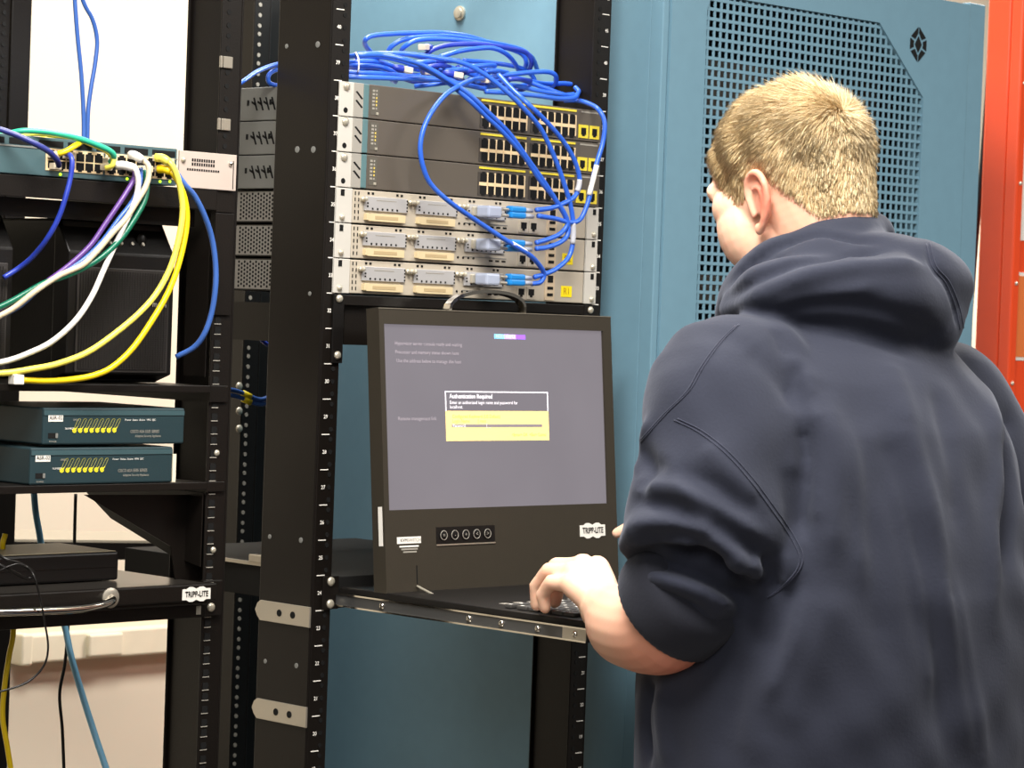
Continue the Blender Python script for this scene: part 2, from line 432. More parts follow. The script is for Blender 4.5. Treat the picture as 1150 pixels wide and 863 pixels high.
for p in (ta2+dirt*.04+nt_*.04, tb2-dirt*.04+nt_*.04, ta2+dirt*.04+nt_*(tw-.04), tb2-dirt*.04+nt_*(tw-.04)):
    MB().cyl((p.x, p.y, 0), (p.x, p.y, 1.05), .018).build('leg', black, tbl, smooth=2)
# black unit under the table, seen in the gap
bA = P(205, 640, Y=.92); bB = P(330, 640, Y=.80)
bu = thing('storage_box', 'dark floor-standing unit under the table behind the racks', 'box', ((bA.x+bB.x)/2, .9, 0))
MB().box(bA.x, bB.x+.05, .78, .92, .02, P(283, 636, Y=.85).z).build('body', blackp, bu, bevel=.004)
MB().box(bA.x-.01, bB.x+.06, .77, .93, 0, .02).build('base', black, bu)
MB().box(bA.x+.02, bB.x+.03, .776, .78, .55, .98).build('front_panel', black, bu, bevel=.002)
# ------------------------------------------------------------------ switches and routers in the main rack
GX0, GX1 = .016, .499
def zoff(o): return o
def make_switch(n, label):
    z0, z1 = uz(n)+.0006, uz(n+1)-.0006; zc = (z0+z1)/2
    t = thing('network_switch', label, 'switch', (.2575, 0, z0), 'grey 1U network switches')
    MB().box(.039, .476, .001, .26, z0, z1).build('case', swside, t, bevel=.001)
    b = MB(); b.box(.0645, .4985, -.004, .001, z0, z1); b.build('front_panel', swf, t, bevel=.001)
    MB().box(.0555, .0645, -.005, .001, z0+.0005, z1-.0002).build('teal_edge', tealed, t, bevel=.001)
    e = MB().box(.016, .040, -.0035, -.0005, z0, z1).build('mounting_ear', earw, t, bevel=.0008)
    b = MB(); b.box(.0395, .0555, -.0045, .001, z0, z1); ep = b.build('mounting_ear', mat('ear_grey', (150, 146, 138), .45), t, bevel=.0006)
    b = MB()
    for dz in (.032, .021):
        b.prism([(.0415, -.0049, z0+dz), (.044, -.0049, z0+dz+.001), (.0545, -.0049, z0+dz-.008), (.052, -.0049, z0+dz-.009)], (0, .0004, 0))
    b.build('slots', blackd, ep)
    screw(e, .0265, -.0035, z0+.0375 if n in (38,) else z0+.007, .0055)
    MB().cyl((.0265, -.0037, z0+.0075 if n == 38 else z0+.0375), (.0265, -.0030, z0+.0075 if n == 38 else z0+.0375), .0036).build('ear_hole', blackd, e)
    b = MB()
    b.mat(0).box(.0685, .0825, -.0044, -.0038, z0+.005, z1-.003)
    for k in range(6):
        b.mat(1).box(.0705, .0745, -.0048, -.0043, z0+.012+k*.0045, z0+.0145+k*.0045)
        b.mat(2 if k in (1, 2, 3) else 1).box(.0765, .0785, -.0049, -.0043, z0+.012+k*.0045, z0+.0145+k*.0045)
    b.build('led_panel', [mat('led_panel_grey', (88, 84, 76), .4), greyp, gold], t)
    MB().box(.0775, .0815, -.0052, -.004, z0+.0052, z0+.0085).build('mode_button', zinc, t, bevel=.0004)
    for (a, c) in ((.266, .350), (.3615, .4455)):
        b = MB(); b.box(a-.003, c+.002, -.0047, -.004, z0+.0035, z1-.009)
        pb = b.build('port_block', mat('port_block_black', (60, 55, 50), .5), t)
        b = MB()
        b.mat(0).box(a-.001, c, -.0056, -.0046, z0+.0165, z0+.0208)
        pw = (c-a)/6
        for k in range(6):
            xa = a+k*pw+.0012; xb = a+(k+1)*pw-.0012
            b.mat(0).box(xb, xb+.0022, -.0056, -.0046, z0+.0055, z0+.034)
            for (s0, s1) in ((z0+.0215, z0+.0325), (z0+.0055, z0+.0162)):
                b.mat(1).box(xa, xb, -.0054, -.0046, s0, s1)
                m_ = (xa+xb)/2
                if s0 > z0+.02: b.mat(1).box(m_-.003, m_+.003, -.0054, -.0046, s1, s1+.0022)
                else: b.mat(1).box(m_-.003, m_+.003, -.0054, -.0046, s0-.002, s0)
        b.build('port_openings', [portm, blackd], pb)
        MB().box(a-.001, c+.001, -.0052, -.004, z1-.0048, z1-.0020).build('yellow_stripe', yel, t)
    for a in (.4525, .4745):
        b = MB(); b.mat(0).box(a, a+.0185, -.0052, -.004, z0+.004, z0+.022)
        b.mat(1).box(a+.0042, a+.0138, -.0056, -.005, z0+.0085, z0+.018); b.mat(1).box(a+.0065, a+.0115, -.0056, -.005, z0+.0065, z0+.0085)
        b.build('uplink_port', [yel, blackd], t)
    b = MB(); b.box(.457, .492, -.0044, -.004, z1-.0045, z1-.0025); b.build('model_print', greyp, t)
    # left case side: vents
    b = MB()
    for y0 in (.13, .155, .2):
        b.box(.0384, .039, y0, y0+.004, z0+.02, z0+.027)
    for k in range(4):
        b.prism([(.0386, .146+k*.012, z0+.013), (.0386, .149+k*.012, z0+.013), (.0386, .156+k*.012, z0+.030), (.0386, .153+k*.012, z0+.030)], (.0003, 0, 0))
        b.prism([(.0386, .150+k*.012, z0+.019), (.0386, .159+k*.012, z0+.023), (.0386, .159+k*.012, z0+.026), (.0386, .150+k*.012, z0+.022)], (.0003, 0, 0))
    b.build('side_vents', blackd, t)
    return t
sw = make_switch(38, 'topmost grey network switch, the pile of blue cables lying on it')
for k, (n, lab) in enumerate(((37, 'middle one of the three grey switches under the blue cables'), (36, 'lowest grey network switch, directly above the silver routers'))):
    c = dup(sw, (0, 0, -(38-n)*U), label=lab)
    c['group'] = sw['group']
def make_router(n, label, tagtxt):
    z0, z1 = uz(n)+.001, uz(n+1)-.0012
    t = thing('network_router', label, 'router', (.2575, 0, z0), 'silver 1U routers')
    MB().box(.044, .474, .002, .33, z0, z1).build('case', black, t, bevel=.001)
    MB().box(.044, .4745, -.003, .002, z0, z1).build('front_panel', rtf, t, bevel=.001)
    for (a, c) in ((.016, .0425), (.4765, .499)):
        e = MB().box(a, c, -.0045, -.0005, z0-.0005, z1+.0005).build('mounting_ear', earw, t, bevel=.0008)
        xm = a+.0095 if a < .1 else c-.009
        for dz in (.006, .0375):
            screw(e, xm, -.0045, z0+dz, .004) if dz < .02 else None
        b = MB(); b.box(xm-.003, xm+.003, -.005, -.0044, z0+.033, z0+.041); b.build('ear_slot', blackd, e)
    b = MB()
    for k in range(5):
        for x in (.0475, .0535): b.box(x, x+.0016, -.0034, -.0029, z0+.004+k*.0078, z0+.0085+k*.0078)
    b.build('vent_slots', blackd, t)
    for k, (a, c) in enumerate(((.063, .137), (.153, .226), (.243, .316))):
        b = MB(); b.box(a, c, -.0058, -.003, z0+.0165, z1-.0075)
        cd_ = b.build('interface_card', cardm, t, bevel=.0006)
        b = MB()
        for j in range(6): b.box(a+.012+j*.0085, a+.0145+j*.0085, -.0062, -.0057, z0+.018, z0+.0205)
        for j in range(4):
            b.box(a+.0035, a+.006, -.0062, -.0057, z0+.021+j*.004, z0+.023+j*.004) if j < 2 else None
            b.box(c-.002, c, -.0062, -.0057, z0+.018+j*.0043, z0+.0202+j*.0043)
        for j in (0, 1):
            b.box(a+.006+j*.0075, a+.0095+j*.0075, -.0036, -.0029, z1-.005, z1-.0022)
            b.box(c-.018+j*.0075, c-.0145+j*.0075, -.0036, -.0029, z1-.005, z1-.0022)
        b.build('card_vents', blackd, cd_)
        MB().box(a+.02, c-.02, -.0061, -.0057, z1-.0125, z1-.0115).build('card_print', greyp, cd_)
        for x in (a-.003, c+.005):
            MB().lathe((x, -.003, z1-.0115), (0, -1, 0), [(.0035, 0), (.0035, .004), (.0026, .005), (.0026, .009), (.0018, .0095)], 12).build('thumb_screw', zinc, cd_, smooth=2)
        if k < 2:
            b = MB(); b.mat(0).box(a+.004, c-.005, -.008, -.003, z0+.0035, z0+.0132)
            b.mat(1).box(a+.016, c-.018, -.0083, -.0079, z0+.0062, z0+.0105)
            b.mat(0).box(a+.001, a+.005, -.009, -.003, z0+.0045, z0+.0125)
            b.build('blank_connector', [tan, mat('tan_dark', (176, 155, 118), .5)], t, bevel=.001)
    b = MB()
    for j in range(4): b.lathe((.2325+j*.0095, -.003, z0+.0085), (0, -1, 0), [(.0016, 0), (.0016, .0008)], 8)
    b.build('led_row', blackd, t)
    MB().box(.243, .322, -.0036, -.003, z0+.0095, z0+.0105).build('card_edge', swside, t)
    b = MB()
    for j in range(3): b.box(.29+j*.012, .297+j*.012, -.0034, -.003, z0+.0052, z0+.0075)
    b.build('port_print', blackd, t)
    for a in (.347, .366):
        b = MB(); b.mat(0).box(a-.003, a+.0145, -.0044, -.003, z0+.0022, z0+.019); b.mat(1).box(a, a+.0105, -.005, -.004, z0+.0075, z0+.016); b.mat(1).box(a+.003, a+.0075, -.005, -.004, z0+.0048, z0+.0075)
        b.build('network_port', [rtf, blackd], t)
    b = MB(); b.mat(0).box(.398, .4165, -.0044, -.003, z0+.002, z1-.006)
    b.mat(1).box(.4025, .4125, -.005, -.004, z0+.026, z0+.0355)
    b.mat(1).box(.402, .413, -.005, -.004, z0+.0165, z0+.0205); b.mat(1).box(.402, .413, -.005, -.004, z0+.0075, z0+.0115)
    b.build('console_port', [mat('port_tan', (198, 178, 150), .5), blackd], t)
    lb = MB().box(.4305, .4515, -.0036, -.003, z0+.0075, z0+.0225).build('sticker', yelb, t); lb['label'] = 'small yellow sticker'
    text('sticker_text', tagtxt, .0125, (.441, -.0037, z0+.015), (1, 0, 0), (0, 0, 1), mat('ochre_ink', (190, 150, 20), .5), lb)
    # left side perforation
    side = MB().box(.0432, .044, .101, .325, z0+.002, z1-.002).build('side_grille', mat('vented_steel', (150, 145, 138), .5), t)
    b = MB()
    for i in range(17):
        for j in range(7):
            y = .122+i*.0058; z = z0+.0055+j*.0053+(.0026 if i % 2 else 0)
            if z > z1-.004: continue
            b.lathe((.0432, y, z), (-1, 0, 0), [(.0019, 0), (.0019, .0003)], 6)
    b.build('vent_holes', blackd, side)
    return t
r0_ = make_router(35, 'topmost silver router, directly below the grey switches', 'R3')
make_router(34, 'silver router in the middle of the three', 'R2')
make_router(33, 'lowest silver router, its bottom right sticker reads R1', 'R1')
# blank panel below routers
t = thing('blank_panel', 'thin black blank panel under the lowest silver router', 'panel', (.2575, 0, uz(32)+.03))
MB().box(.036, .478, -.003, .02, uz(33)-.0145, uz(33)-.0015).build('panel', black, t, bevel=.0008)
MB().box(.0445, .474, .005, .32, uz(32)-.02, uz(33)-.0145).build('tray', black, t)
b = MB(); b.box(.018, .036, -.0035, -.0005, uz(31)+.001, uz(33)-.0015); e = b.build('mounting_ear', blackp, t, bevel=.0006); MB().box(.478, .4985, -.0035, -.0005, uz(32)+.028, uz(33)-.0015).build('mounting_ear', blackp, t, bevel=.0006)
for z in (uz(33)-.0065, uz(31)+.011): screw(e, .027, -.0035, z, .0052)
screw(e, .490, -.0035, uz(33)-.008, .005)
# ------------------------------------------------------------------ console drawer
kv = thing('console_drawer', 'open rack console drawer with flip-up screen and keyboard', 'console', (.2575, -.1, uz(24)))
zt = 1.1135
MB().box(.044, .471, .0, .44, 1.094, 1.134).build('chassis', mat('matte_black_steel', (12, 11, 10), .75), kv, bevel=.001)
b = MB(); b.box(.0165, .043, -.004, -.0005, 1.0935, 1.1355); e = b.build('mounting_ear', black, kv, bevel=.0008); MB().box(.472, .499, -.004, -.0005, 1.0935, 1.1355).build('mounting_ear', black, kv, bevel=.0008)
for z in (1.1005, 1.129): screw(e, .029, -.004, z, .0058, zinc)
for x in (.0415, .4715):   # slide rails
    b = MB(); b.mat(0)
    b.box(x-.0028, x+.0028, -.438, -.002, 1.0985, 1.1135)
    b.mat(1).box(x-.0042, x+.003, -.438, -.002, 1.1125, 1.1145); b.box(x-.0042, x+.003, -.438, -.002, 1.0975, 1.0995)
    sr = b.build('slide_rail', [mat('rail_steel', (92, 92, 92), .35, .6), chrome], kv)
    sr['label'] = 'steel slide rail'
    if x < .1:
        for py in (-.36, -.3, -.42, -.245, -.09): screw(sr, x-.0028, py, 1.106, .0042, chrome, (-1, 0, 0))
        MB().box(x-.0035, x-.0025, -.4375, -.4, 1.0995, 1.1125).build('rail_end', silver, sr)
tr = MB().box(.0455, .468, -.432, -.002, 1.1, 1.1215).build('tray', blackp, kv, bevel=.002)
# keyboard keys
b = MB(); yk = -.40
rows = [(1.0, 15, .0)] + [(1., 15, .003)]*5
for r in range(6):
    y = -.395+r*.0195+(.006 if r == 5 else 0)
    x = .062
    nk = 18
    for k in range(nk):
        wk = .0178
        if r == 0 and 3 <= k <= 8:
            if k == 3: b.box(x, x+wk*6-.002, y, y+.0165, 1.1215, 1.1265)
        else:
            b.box(x, x+wk-.002, y, y+.0165 if r < 5 else y+.011, 1.1215, 1.1265)
        x += wk+(.004 if k == 14 else 0)
keys = b.build('keys', mat('grey_key_plastic', (70, 68, 66), .35), kv, bevel=.0012)
b = MB()
for r in range(6):
    for k in range(18):
        x = .0645+k*.0178+(.004 if k > 14 else 0); y = -.395+r*.0195+.009
        if r == 0 and 2 < k < 9: continue
        b.box(x, x+.004, y, y+.004, 1.1265, 1.1267)
b.build('key_legends', white, keys)
b = MB(); b.mat(0).box(.385, .452, -.41, -.33, 1.1215, 1.1225); tp = b.build('touchpad', mat('touchpad_grey', (120, 120, 120), .3), kv, bevel=.0004)
b = MB()
for k in range(10): b.box(.09+k*.024, .102+k*.024, -.255, -.243, 1.1213, 1.122)
b.build('status_print', greyp, tr)
# lid
A0 = Vector((.046, -.0905, 1.112)); H = .366
Vv = Vector((0, .034, .365)).normalized(); Nn = Vector((0, -Vv.z, Vv.y)); Xx = Vector((1, 0, 0))
LM = Matrix.Translation(A0) @ Matrix((Xx, -Nn, Vv)).transposed().to_4x4()   # local x right, y back, z up
Wd = .428
b = MB(); sx0, sx1, sz0, sz1 = .0085, .412, .1125, .346
b.box(0, Wd, 0, .023, .004, sz0); b.box(0, Wd, 0, .023, sz1, H); b.box(0, sx0, 0, .023, sz0, sz1); b.box(sx1, Wd, 0, .023, sz0, sz1)
b.box(sx0, sx1, .006, .023, sz0, sz1)
lid = b.build('screen_lid', bezelm, kv, bevel=0, xf=LM)
b = MB(); 
for x0, x1, y0, y1, z0, z1 in ((-.0006, Wd+.0006, .0, .0008, H-.001, H),):
    b.box(x0, x1, -.0008, .0005, z0, z1)
b.build('lid_edge', mat('pale_edge', (110, 104, 92), .4), lid, xf=LM)  # thin strip along the lid top, paler than the bezel
def screenmat():
    m = bpy.data.materials.new('lcd_panel'); m.use_nodes = True; nt = m.node_tree; p = nt.nodes['Principled BSDF']
    tc = nt.nodes.new('ShaderNodeTexCoord'); nz = nt.nodes.new('ShaderNodeTexNoise'); nz.inputs['Scale'].default_value = 9
    nt.links.new(tc.outputs['Object'], nz.inputs[0])
    cr = nt.nodes.new('ShaderNodeValToRGB'); cr.color_ramp.elements[0].color = (.225, .200, .225, 1); cr.color_ramp.elements[1].color = (.27, .242, .27, 1)
    nt.links.new(nz.outputs[0], cr.inputs[0]); p.inputs['Base Color'].default_value = (.02, .02, .022, 1)
    nt.links.new(cr.outputs[0], p.inputs['Emission Color']); p.inputs['Emission Strength'].default_value = .92
    p.inputs['Roughness'].default_value = .35
    return m
scr = MB().box(sx0, sx1, .0035, .0062, sz0, sz1).build('screen', screenmat(), lid, xf=LM)
def em_(name, rgb, s=1.): return mat(name, rgb, .4, emit=s, var=.02)
def sq(x0, x1, z0, z1, m, name='screen_item', y=.0033):
    return MB().box(x0, x1, y, y+.0003, z0, z1).build(name, m, scr, xf=LM)
# dialog window
du0, du1 = .114, .3035; dz_b, dz_m, dz_t = .1985, .237, .2625
e_w = em_('screen_white', (232, 228, 235), .8); e_y = em_('screen_yellow', (242, 208, 130), .76); e_g = em_('screen_grey', (125, 118, 124), .5)
b = MB()
for a in ((du0, du1, dz_t-.0015, dz_t), (du0, du0+.0015, dz_m, dz_t), (du1-.0015, du1, dz_m, dz_t)):
    b.mat(0).box(a[0], a[1], .003, .0033, a[2], a[3])
b.mat(1).box(du0, du1, .003, .0033, dz_b, dz_m)
b.mat(2).box(du0+.010, du1-.013, .0027, .003, dz_b+.0175, dz_b+.0212)
dl = b.build('dialog_window', [e_w, e_y, e_g], scr, xf=LM); dl['label'] = 'login dialog with a grey top and a yellow lower half'
def stext(s, size, x, z, m, al='LEFT', par=None, bold=0):
    o = LM @ Vector((x, .0026, z))
    return text('screen_text', s, size, o, Xx, Vv, m, par or scr, depth=.0002, align=al, bold=bold)
stext('Authentication Required', .0078, du0+.007, dz_t-.0068, e_w, par=dl, bold=.02)
stext('Enter an authorized login name and password for', .0062, du0+.007, dz_t-.0148, e_w, par=dl)
stext('localhost.', .0062, du0+.007, dz_t-.0205, e_w, par=dl)
e_o = em_('screen_ochre', (205, 165, 80), .6)
stext('Configured Keyboard (US Default)', .0062, du0+.011, dz_b+.0315, e_o, par=dl)
stext('Login Name:        [ root', .0062, du0+.011, dz_b+.0255, e_o, par=dl)
stext('Password:', .0058, du0+.0115, dz_b+.0193, e_w, par=dl)
stext('[  _', .0058, du0+.072, dz_b+.0193, e_w, par=dl)
stext('<Enter> OK  <Esc> Cancel', .0058, du1-.006, dz_b+.0075, e_o, 'RIGHT', par=dl)
hd0 = .206
b = MB(); b.mat(0).box(hd0, hd0+.019, .003, .0033, .3315, .3375); b.mat(1).box(hd0+.019, hd0+.040, .003, .0033, .3315, .3375); b.mat(2).box(hd0+.040, hd0+.058, .003, .0033, .3315, .3375)
hb = b.build('status_badge', [em_('screen_cyan', (120, 185, 235), .9), em_('screen_lilac', (190, 150, 235), .9), em_('screen_violet', (140, 90, 225), .9)], scr, xf=LM)
hb['label'] = 'small blue and violet badge near the top of the screen'
stext('HOST', .006, hd0+.0025, .3346, em_('screen_pale', (170, 215, 245), .9), par=hb, bold=.02); stext('F2/F12', .006, hd0+.0215, .3346, e_w, par=hb, bold=.02)
e_f = em_('screen_faint', (146, 138, 146), .62)
for k, (s_, x_, z_) in enumerate((('Hypervisor server console ready and waiting', .028, .322), ('Processor and memory status shown here', .028, .311), ('Use the address below to manage this host', .03, .300), ('Remote management link', .03, .227))):
    stext(s_, .0065, x_, z_, e_f)
# lid printing and buttons
def lbox(x0, x1, z0, z1, y0=-.0006, y1=0.0): return MB().box(x0, x1, y0, y1, z0, z1)
g0 = .020
bd = lbox(g0, g0+.041, .070, .0785).build('badge', white, lid, xf=LM); bd['label'] = 'white badge lettered KVM SWITCH'
text('badge_text', 'KVM', .006, LM @ Vector((g0+.011, -.0008, .0742)), Xx, Vv, bezelm, bd); text('badge_text', 'SWITCH', .006, LM @ Vector((g0+.029, -.0008, .0742)), Xx, Vv, greyp, bd)
for k in range(3): lbox(g0+.004+k*.003, g0+.037-k*.002, .0655-k*.0035, .0675-k*.0035, -.0004).build('badge', greyp, lid, xf=LM) if k else lbox(g0+.004, g0+.037, .0655, .0675, -.0004).build('badge', white, lid, xf=LM)
bp = MB().box(.088, .193, -.0004, 0, .068, .089).build('button_panel', blackp, lid, xf=LM)
MB().box(.088, .193, -.0012, 0, .0655, .0672).build('panel_edge', silver, bp, xf=LM)
for k in range(5):
    x = .1+k*.0196
    b = MB(); c0 = LM @ Vector((x, -.0004, .0785)); b.lathe(c0, Nn, [(.0062, 0), (.0062, .0012), (.0054, .0016)], 18)
    bt = b.build('button', blackp, bp, smooth=2)
    ring = [c0+Nn*.0016+(Xx*math.cos(a)+Vv*math.sin(a))*.0058 for a in [i*math.pi/9 for i in range(18)]]
    MB().tube(ring, .0005, 5, closed=True).build('button_ring', greyp, bt)
    text('button_mark', ('=', '-', '+', '<', '>')[k], .008, c0+Nn*.0019, Xx, Vv, greyp, bt)
# white maker plate at the right
x0 = .352
b = MB(); b.mat(0)
c0 = LM @ Vector((x0+.0262, -.0004, .0765))
pl = [(-.026, -.008), (-.026, .008), (-.018, .008), (-.013, .0108), (-.007, .0108), (0, .008), (.007, .0108), (.013, .0108), (.018, .008), (.026, .008), (.026, -.008), (.018, -.008), (.013, -.0108), (.007, -.0108), (0, -.008), (-.007, -.0108), (-.013, -.0108), (-.018, -.008)]
def plate(c0, xa, ya, nn, s, par, inv=False):
    b = MB(); b.prism([c0+xa*(x*s)+ya*(z*s) for x, z in pl], nn*.0006)
    o = b.build('maker_plate', white, par); o['label'] = 'white plate with two bulges lettered TRIPP-LITE'
    text('plate_text', 'TRIPP-LITE', .0115*s, c0+nn*.0009, xa, ya, blackp, o, squash=.8, bold=.02)
plate(c0, Xx, Vv, Nn, .95, lid)
# hinge slots, stays, barcode
MB().box(.052, .0535, -.0005, 0, .018, .042).build('hinge_slot', blackd, lid, xf=LM); MB().box(.372, .3735, -.0005, 0, .018, .042).build('hinge_slot', blackd, lid, xf=LM)
a_ = LM @ Vector((.052, -.001, .016)); MB().tube([a_, a_+Vector((0, -.045, -.012))], .0016, 8).build('lid_stay', zinc, kv)
bs = MB().box(-.0006, 0, .004, .011, .068, .117).build('barcode_label', white, lid, xf=LM); bs['label'] = 'narrow white label on the left edge of the lid'
# chrome lid handle
p0, p1 = LM @ Vector((.130, .012, H)), LM @ Vector((.268, .012, H))
pts = []
for i in range(17):
    t_ = i/16; a = math.pi*t_
    pts.append(p0.lerp(p1, .5-.5*math.cos(a)*abs(math.cos(a))**-.25*abs(math.cos(a))**.25) + Vv*(.026*math.sin(a)**.7)+Nn*.012*math.sin(a))
b = MB()
for i in range(16):
    pass
lh = []
n_ = len(pts)
vs = []; fs = []
for i, p in enumerate(pts):
    t = (pts[min(i+1, n_-1)]-pts[max(i-1, 0)]).normalized(); s_ = t.cross(Nn).normalized()
    for (a, c) in ((-.0022, -.006), (.0022, -.006), (.0022, .006), (-.0022, .006)): vs.append(p+s_*a+Nn*c)
for i in range(n_-1):
    for k in range(4): fs.append((i*4+k, i*4+(k+1) % 4, i*4+4+(k+1) % 4, i*4+4+k))
b.add(vs, fs); hnd = b.build('handle', chrome, lid, smooth=2); hnd['label'] = 'curved steel carry handle'
# ------------------------------------------------------------------ left rack contents
# teal network switch at the top
z0, z1 = 1.6115, 1.6555
ts = thing('network_switch', 'teal network switch full of coloured cables in the left rack', 'switch', (-.45, 0, z0))
X0, X1 = -.64, -.2385
MB().box(X0, X1, -.004, .28, z0, z1).build('case', tealsw, ts, bevel=.001)
b = MB()
for k in range(9):
    xa = -.60+k*.0405; b.box(xa, xa+.034, -.0046, -.0038, z1-.0105, z1-.0035)
b.mat(1).box(X0, X1, -.0048, -.004, z1-.0135, z1-.0118)
b.build('vent_row', [blackd, swside], ts)
for a, c in ((-.428, -.3475), (-.344, -.2435)):
    pb = MB().box(a, c, -.0052, -.004, z0+.0068, z1-.0122).build('port_block', portm, ts)
    n = 6 if a < -.4 else 7; pw = (c-a-.002)/n; b = MB()
    for k in range(n):
        xa = a+.002+k*pw
        b.box(xa+.0008, xa+pw-.0012, -.0056, -.005, z0+.0196, z0+.0285); b.box(xa+.0035, xa+pw-.004, -.0056, -.005, z0+.0285, z0+.0305)
        b.box(xa+.0008, xa+pw-.0012, -.0056, -.005, z0+.0095, z0+.018); b.box(xa+.0035, xa+pw-.004, -.0056, -.005, z0+.0076, z0+.0095)
    b.build('port_openings', blackd, pb)
for px, py in ((68, 196), (143, 201), (180, 204), (191, 204)):
    q = P(px, py, Y=-.005); MB().lathe((q.x, -.004, q.z), (0, -1, 0), [(.0016, 0), (.0016, .0012)], 8).build('status_light', led, ts)
e = MB().box(-.2375, -.150, -.0075, -.004, z0-.001, z1-.0015).build('mounting_ear', mat('pale_steel_ear', (184, 170, 160), .4), ts, bevel=.0006); e['label'] = 'wide pale steel ear with two rows of slots'
b = MB()
for r, (xa, n, w_, h_, zz) in enumerate(((-.219, 10, .0022, .0036, z1-.0135), (-.219, 10, .0022, .0036, z1-.0185), (-.226, 14, .0022, .0026, z1-.0245))):
    for k in range(n): b.box(xa+k*.0036, xa+k*.0036+w_, -.0079, -.0074, zz, zz+h_)
b.build('slots', blackd, e)
MB().box(-.1555, -.1545, -.0079, -.0074, z0+.001, z1-.009).build('ear_groove', black, e)
screw(e, -.160, -.0075, z1-.0125, .003, chrome); screw(e, -.2325, -.0075, z1-.0125, .0032)
def lrack_ears(par, z0, z1, zs=()):
    MB().box(-.1765, -.148, -.0035, -.0005, z0, z1).build('mounting_ear', black, par, bevel=.0006)
# support shelf for the switch
def shelf(label, ztop, lip, depth=.3, xa=-.638, xb=-.178, front=-.006, ears=None):
    t = thing('rack_shelf', label, 'shelf', ((xa+xb)/2, 0, ztop-lip))
    MB().box(xa, xb, front+.002, depth, ztop-.0015, ztop).build('deck', black, t)
    MB().box(xa, xb, front, front+.002, ztop-lip, ztop).build('front_lip', black, t, bevel=.0006)
    if ears: MB().box(xb, xb+.0015, front, depth, ztop-ears, ztop).build('end_bracket', black, t); lrack_ears(t, ztop-ears, ztop)
    return t
s1 = shelf('black support shelf directly under the teal switch', 1.610, .024, ears=.026)
MB().box(-.638, -.19, .02, .03, 1.565, 1.586).build('rear_bar', black, s1)
lrack_ears(s1, 1.46, 1.583)
MB().box(-.1800, -.1785, .003, P(208, 350, X=-.18).y, 1.385, 1.584).build('side_plate', black, s1)
shelf('black shelf carrying the two computer towers', 1.3745, .0085, ears=.02)
s3 = shelf('black shelf holding the two teal firewall boxes', 1.2580, .0090, ears=.012)
b = MB()
b.prism([(-.1795, 0, 1.2445), (-.1795, .26, 1.2445), (-.1795, .18, 1.20), (-.1795, .06, 1.165), (-.1795, 0, 1.155)], (.0015, 0, 0))
b.build('gusset', black, s3)
# gusset plate seen face on (rear upright panel)
qa, qb_, qc, qd_, qe = P(95, 556, Y=.03), P(240, 556, Y=.03), P(240, 652, Y=.03), P(197, 652, Y=.03), P(192, 614, Y=.03)
MB().prism([qa, qb_, qc, qd_, qe], (0, .002, 0)).build('gusset', black, s3)
for z in (): pass
# firewall boxes
def firewall(label, x0, x1, z0, yf):
    t = thing('firewall', label, 'firewall', ((x0+x1)/2, yf+.09, z0), 'dark teal firewall boxes')
    h = .0425
    MB().box(x0, x1, yf, yf+.17, z0, z0+h).build('case', tealbox, t, bevel=.002)
    MB().box(x0+.001, x1-.001, yf-.0008, yf, z0+h-.0085, z0+h-.003).build('top_band', mat('teal_band', (56, 80, 85), .4), t)
    lb = MB().box(x0+.007, x0+.0275, yf-.0006, yf, z0+.0265, z0+.0355).build('paper_label', white, t, bevel=.0002); lb['label'] = 'small white paper label written ASR-02'
    text('label_text', 'ASR-02', .0062, (x0+.0172, yf-.0008, z0+.031), (1, 0, 0), (0, 0, 1), blackp, lb)
    b = MB(); b.mat(0).box(x0+.0075, x0+.021, yf-.0004, yf+.001, z0+.0075, z0+.0135); b.mat(1).box(x0+.0175, x0+.0205, yf-.0012, yf, z0+.0078, z0+.0132)
    b.build('power_switch', [blackd, swside], t)
    text('power_text', 'POWER', .003, (x0+.014, yf-.0003, z0+.0035), (1, 0, 0), (0, 0, 1), greyp, t)
    loops = MB()
    for k in range(8):
        xb = x0+.044+k*.0082; zb = z0+.0182
        ring = []
        for i in range(12):
            a = 2*math.pi*i/12; lx = .0021*math.cos(a); lz = .0018*math.sin(a)+(.0085 if math.sin(a) > 0 else -.0005)
            ring.append((xb+lx+(lz)*.62+.001, yf-.0004, zb+lz*1.15))
        loops.tube(ring, .00035, 5, closed=True)
    loops.build('port_outline', mat('olive_print', (135, 130, 60), .5), t)
    for k in range(8):
        xb = x0+.044+k*.0082; zb = z0+.0165
        b = MB(); b.lathe((xb, yf, zb), (0, -1, 0), [(.0029, 0), (.0029, .0005)], 12)
        b.prism([(xb+.0012, yf-.0005, zb), (xb+.0029, yf-.0005, zb+.0015), (xb+.0046, yf-.0005, zb+.0048), (xb+.0022, yf-.0005, zb+.0022)], (0, .0004, 0))
        b.build('port_mark', mat('bright_yellow_print', (240, 225, 40), .5), t)
    text('front_text', 'SPEED', .0032, (x0+.046, yf-.0003, z0+.0285), (1, 0, 0), (0, 0, 1), greyp, t)
    text('front_text', 'NUMBER', .0032, (x0+.037, yf-.0003, z0+.0185), (1, 0, 0), (0, 0, 1), white, t)
    text('front_text', 'Power  Status  Active  VPN  SSC', .0034, (x0+.139, yf-.0003, z0+.0285), (1, 0, 0), (0, 0, 1), white, t)
    text('front_text', 'CISCO ASA 5505 SERIES', .0052, (x0+.146, yf-.0003, z0+.0148), (1, 0, 0), (0, 0, 1), greyp, t, squash=.8)
    text('front_text', 'Adaptive Security Appliance', .0042, (x0+.151, yf-.0003, z0+.0095), (1, 0, 0), (0, 0, 1), greyp, t, squash=.8)
    return t
firewall('lower dark teal firewall box, resting on the black shelf', -.434, -.2285, 1.2585, -.002)
